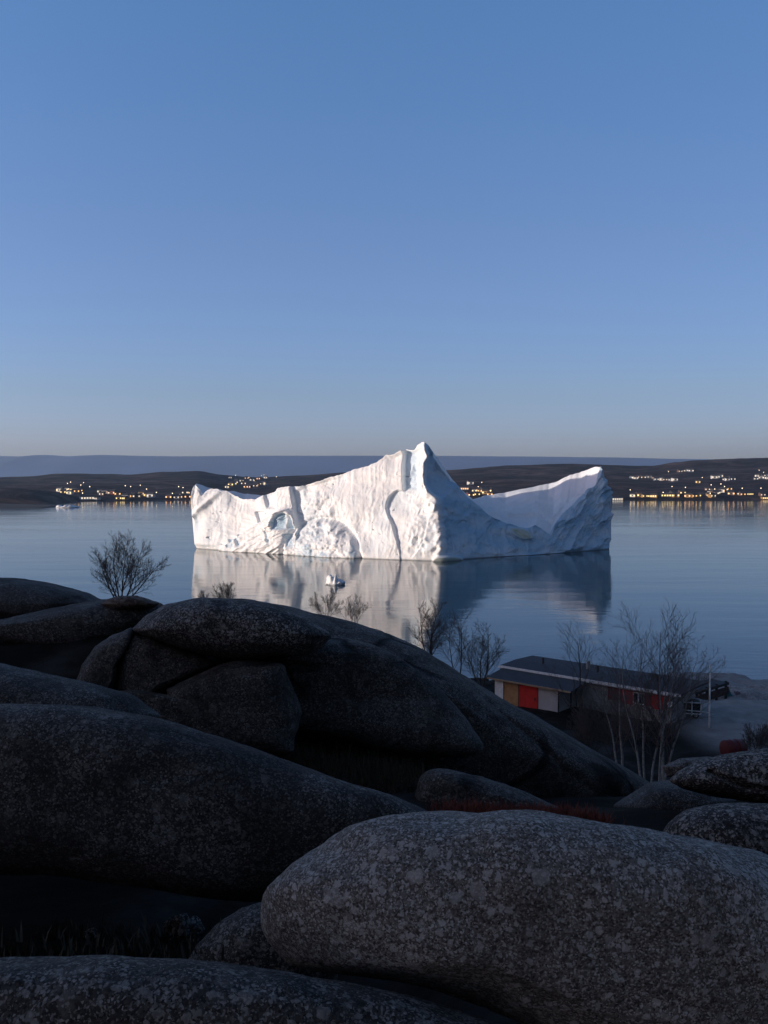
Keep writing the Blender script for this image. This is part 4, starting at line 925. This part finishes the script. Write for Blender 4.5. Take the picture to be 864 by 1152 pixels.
def lamp_copy():
    if _lamp: return copy_tree(_lamp[0])
    e = empty('street_lamp', (0, 0, 0)); MB().tube([(0, 0, 0), (0, 0, 6.5)], .12, 6).build('pole', M['black'], e)
    V, F = get_ico(2); link_mesh('lamp', V * .5 + np.array((0, 0, 6.9)), F, M['lamp'], e); _lamp.append(e); return e
rr = random.Random(77)
def sc(x0, x1, y0, y1, n): return [(x0 + (x1 - x0) * (i + rr.uniform(.1, .9)) / n, rr.uniform(y0, y1)) for i in range(n)]
cluster('on the left headland slope', 'houses on the headland slope', [(68, 553, 'white', 'yellow'), (71, 555, 'ochre', 'yellow'), (74.5, 552), (79, 556, 'white', 'yellow'), (83, 552.5), (86.5, 554, 'ochre', 'warm'), (90, 553)], ['red', 'white', 'brown'], ['warm', 'yellow'], 1, [(76, 549), (79.5, 547.5), (94, 548), (91, 551), (77.5, 556), (101, 553)])
cluster('on shore left of iceberg', 'houses on the shore left of the iceberg', [(98, 562, 'white', 'white', 1), (107, 562, 'white', 'white', 1), (134, 562, 'ochre', 'yellow'), (138, 562, 'ochre', 'yellow', 1)] + sc(110, 134, 553, 558, 6) + sc(140, 172, 556, 561, 9), ['red', 'white', 'brown', 'ochre'], ['warm', 'warm', 'white'], 2, [(93, 561), (158, 551), (141, 552), (147, 553), (176, 560), (165, 556)])
cluster('just beside the iceberg tip', 'houses at the foot of the hill by the iceberg tip', sc(190, 216, 555, 562, 8), ['red', 'white', 'brown'], ['warm', 'white'], 3, [(201, 553), (206, 554), (194, 561)])
cluster('on the hill behind the iceberg', 'houses on the hill behind the iceberg', [(256, 549, 'white', 'yellow'), (260, 546.5, 'ochre', 'yellow'), (263, 545.5, 'white', 'yellow'), (266, 544)] + sc(254, 300, 538, 542, 7) + sc(272, 300, 545, 549, 7), ['red', 'brown', 'white'], ['warm', 'white'], 4, [(265, 538.5), (297, 538), (280, 541), (294, 538.7), (286, 545), (311, 540)])
cluster('in the notch beside the peak', 'houses in the notch beside the peak', [(521, 551, 'white', 'warm', 1), (529, 545, 'white', 'white')] + sc(527, 553, 553, 559, 10), ['ochre', 'white', 'red'], ['yellow', 'warm'], 5, [(542, 547.5), (538, 553)])
cluster('on shore right of iceberg', 'houses on the shore right of the iceberg', [(693, 563, 'white', 'white', 1), (712, 559), (719.5, 559, 'ochre', 'yellow'), (724.5, 559.5, 'ochre', 'yellow'), (733, 559.5, 'ochre', 'yellow', 1), (751, 559, 'ochre', 'yellow', 1), (757, 557, 'white', 'yellow'), (761, 559, 'ochre', 'yellow'), (767, 556), (773.5, 559.5, 'ochre', 'warm'), (779.5, 559.5, 'ochre', 'warm'), (785, 559, 'ochre', 'yellow')], ['red', 'white', 'brown'], ['warm', 'yellow'], 6, [(709, 557), (756, 553), (771, 554), (746, 560)])
cluster('in the harbour village', 'houses in the harbour village', sc(795, 820, 551, 556, 7) + sc(796, 806, 556, 562, 5) + [(822, 557), (828, 557), (834.5, 557.5), (842, 557, 'ochre', 'yellow', 1), (857, 558), (862, 561.5, 'ochre', 'yellow', 1)], ['white', 'brown', 'ochre'], ['white', 'warm'], 7, [(800, 551), (804, 556), (799, 561), (811, 550), (815, 553), (835, 555), (856, 555)])
cluster('on the bare slope', 'houses on the bare slope', sc(708, 725, 537, 539, 5) + sc(727, 760, 537, 541, 7) + sc(763, 778, 529.5, 532, 5) + [(785, 543.5, 'ochre', 'yellow')], ['blue', 'brown', 'white'], ['white'], 8, [(752, 535), (790, 542)])
cluster('high on the right slope', 'houses high on the right-hand slope', sc(800, 811, 537, 539, 4) + sc(813, 824, 539, 541.5, 4) + sc(849, 864, 536, 540.5, 7), ['white', 'blue'], ['white'], 9, [(854, 533.5), (859, 536)])

# ================================================================== AIR
hm = bpy.data.materials.new('air'); hm.use_nodes = True; hn, hl = hm.node_tree.nodes, hm.node_tree.links
hn.clear(); ho = hn.new('ShaderNodeOutputMaterial'); pv = hn.new('ShaderNodeVolumePrincipled'); hl.new(pv.outputs[0], ho.inputs['Volume'])
pv.inputs['Color'].default_value = (.50, .72, 1.0, 1); pv.inputs['Density'].default_value = 6.5e-5; pv.inputs['Anisotropy'].default_value = .2
hz = MB().box((0, 4350, 145), (19200, 10700, 320)).build('haze', hm); tag(hz, kind='stuff')
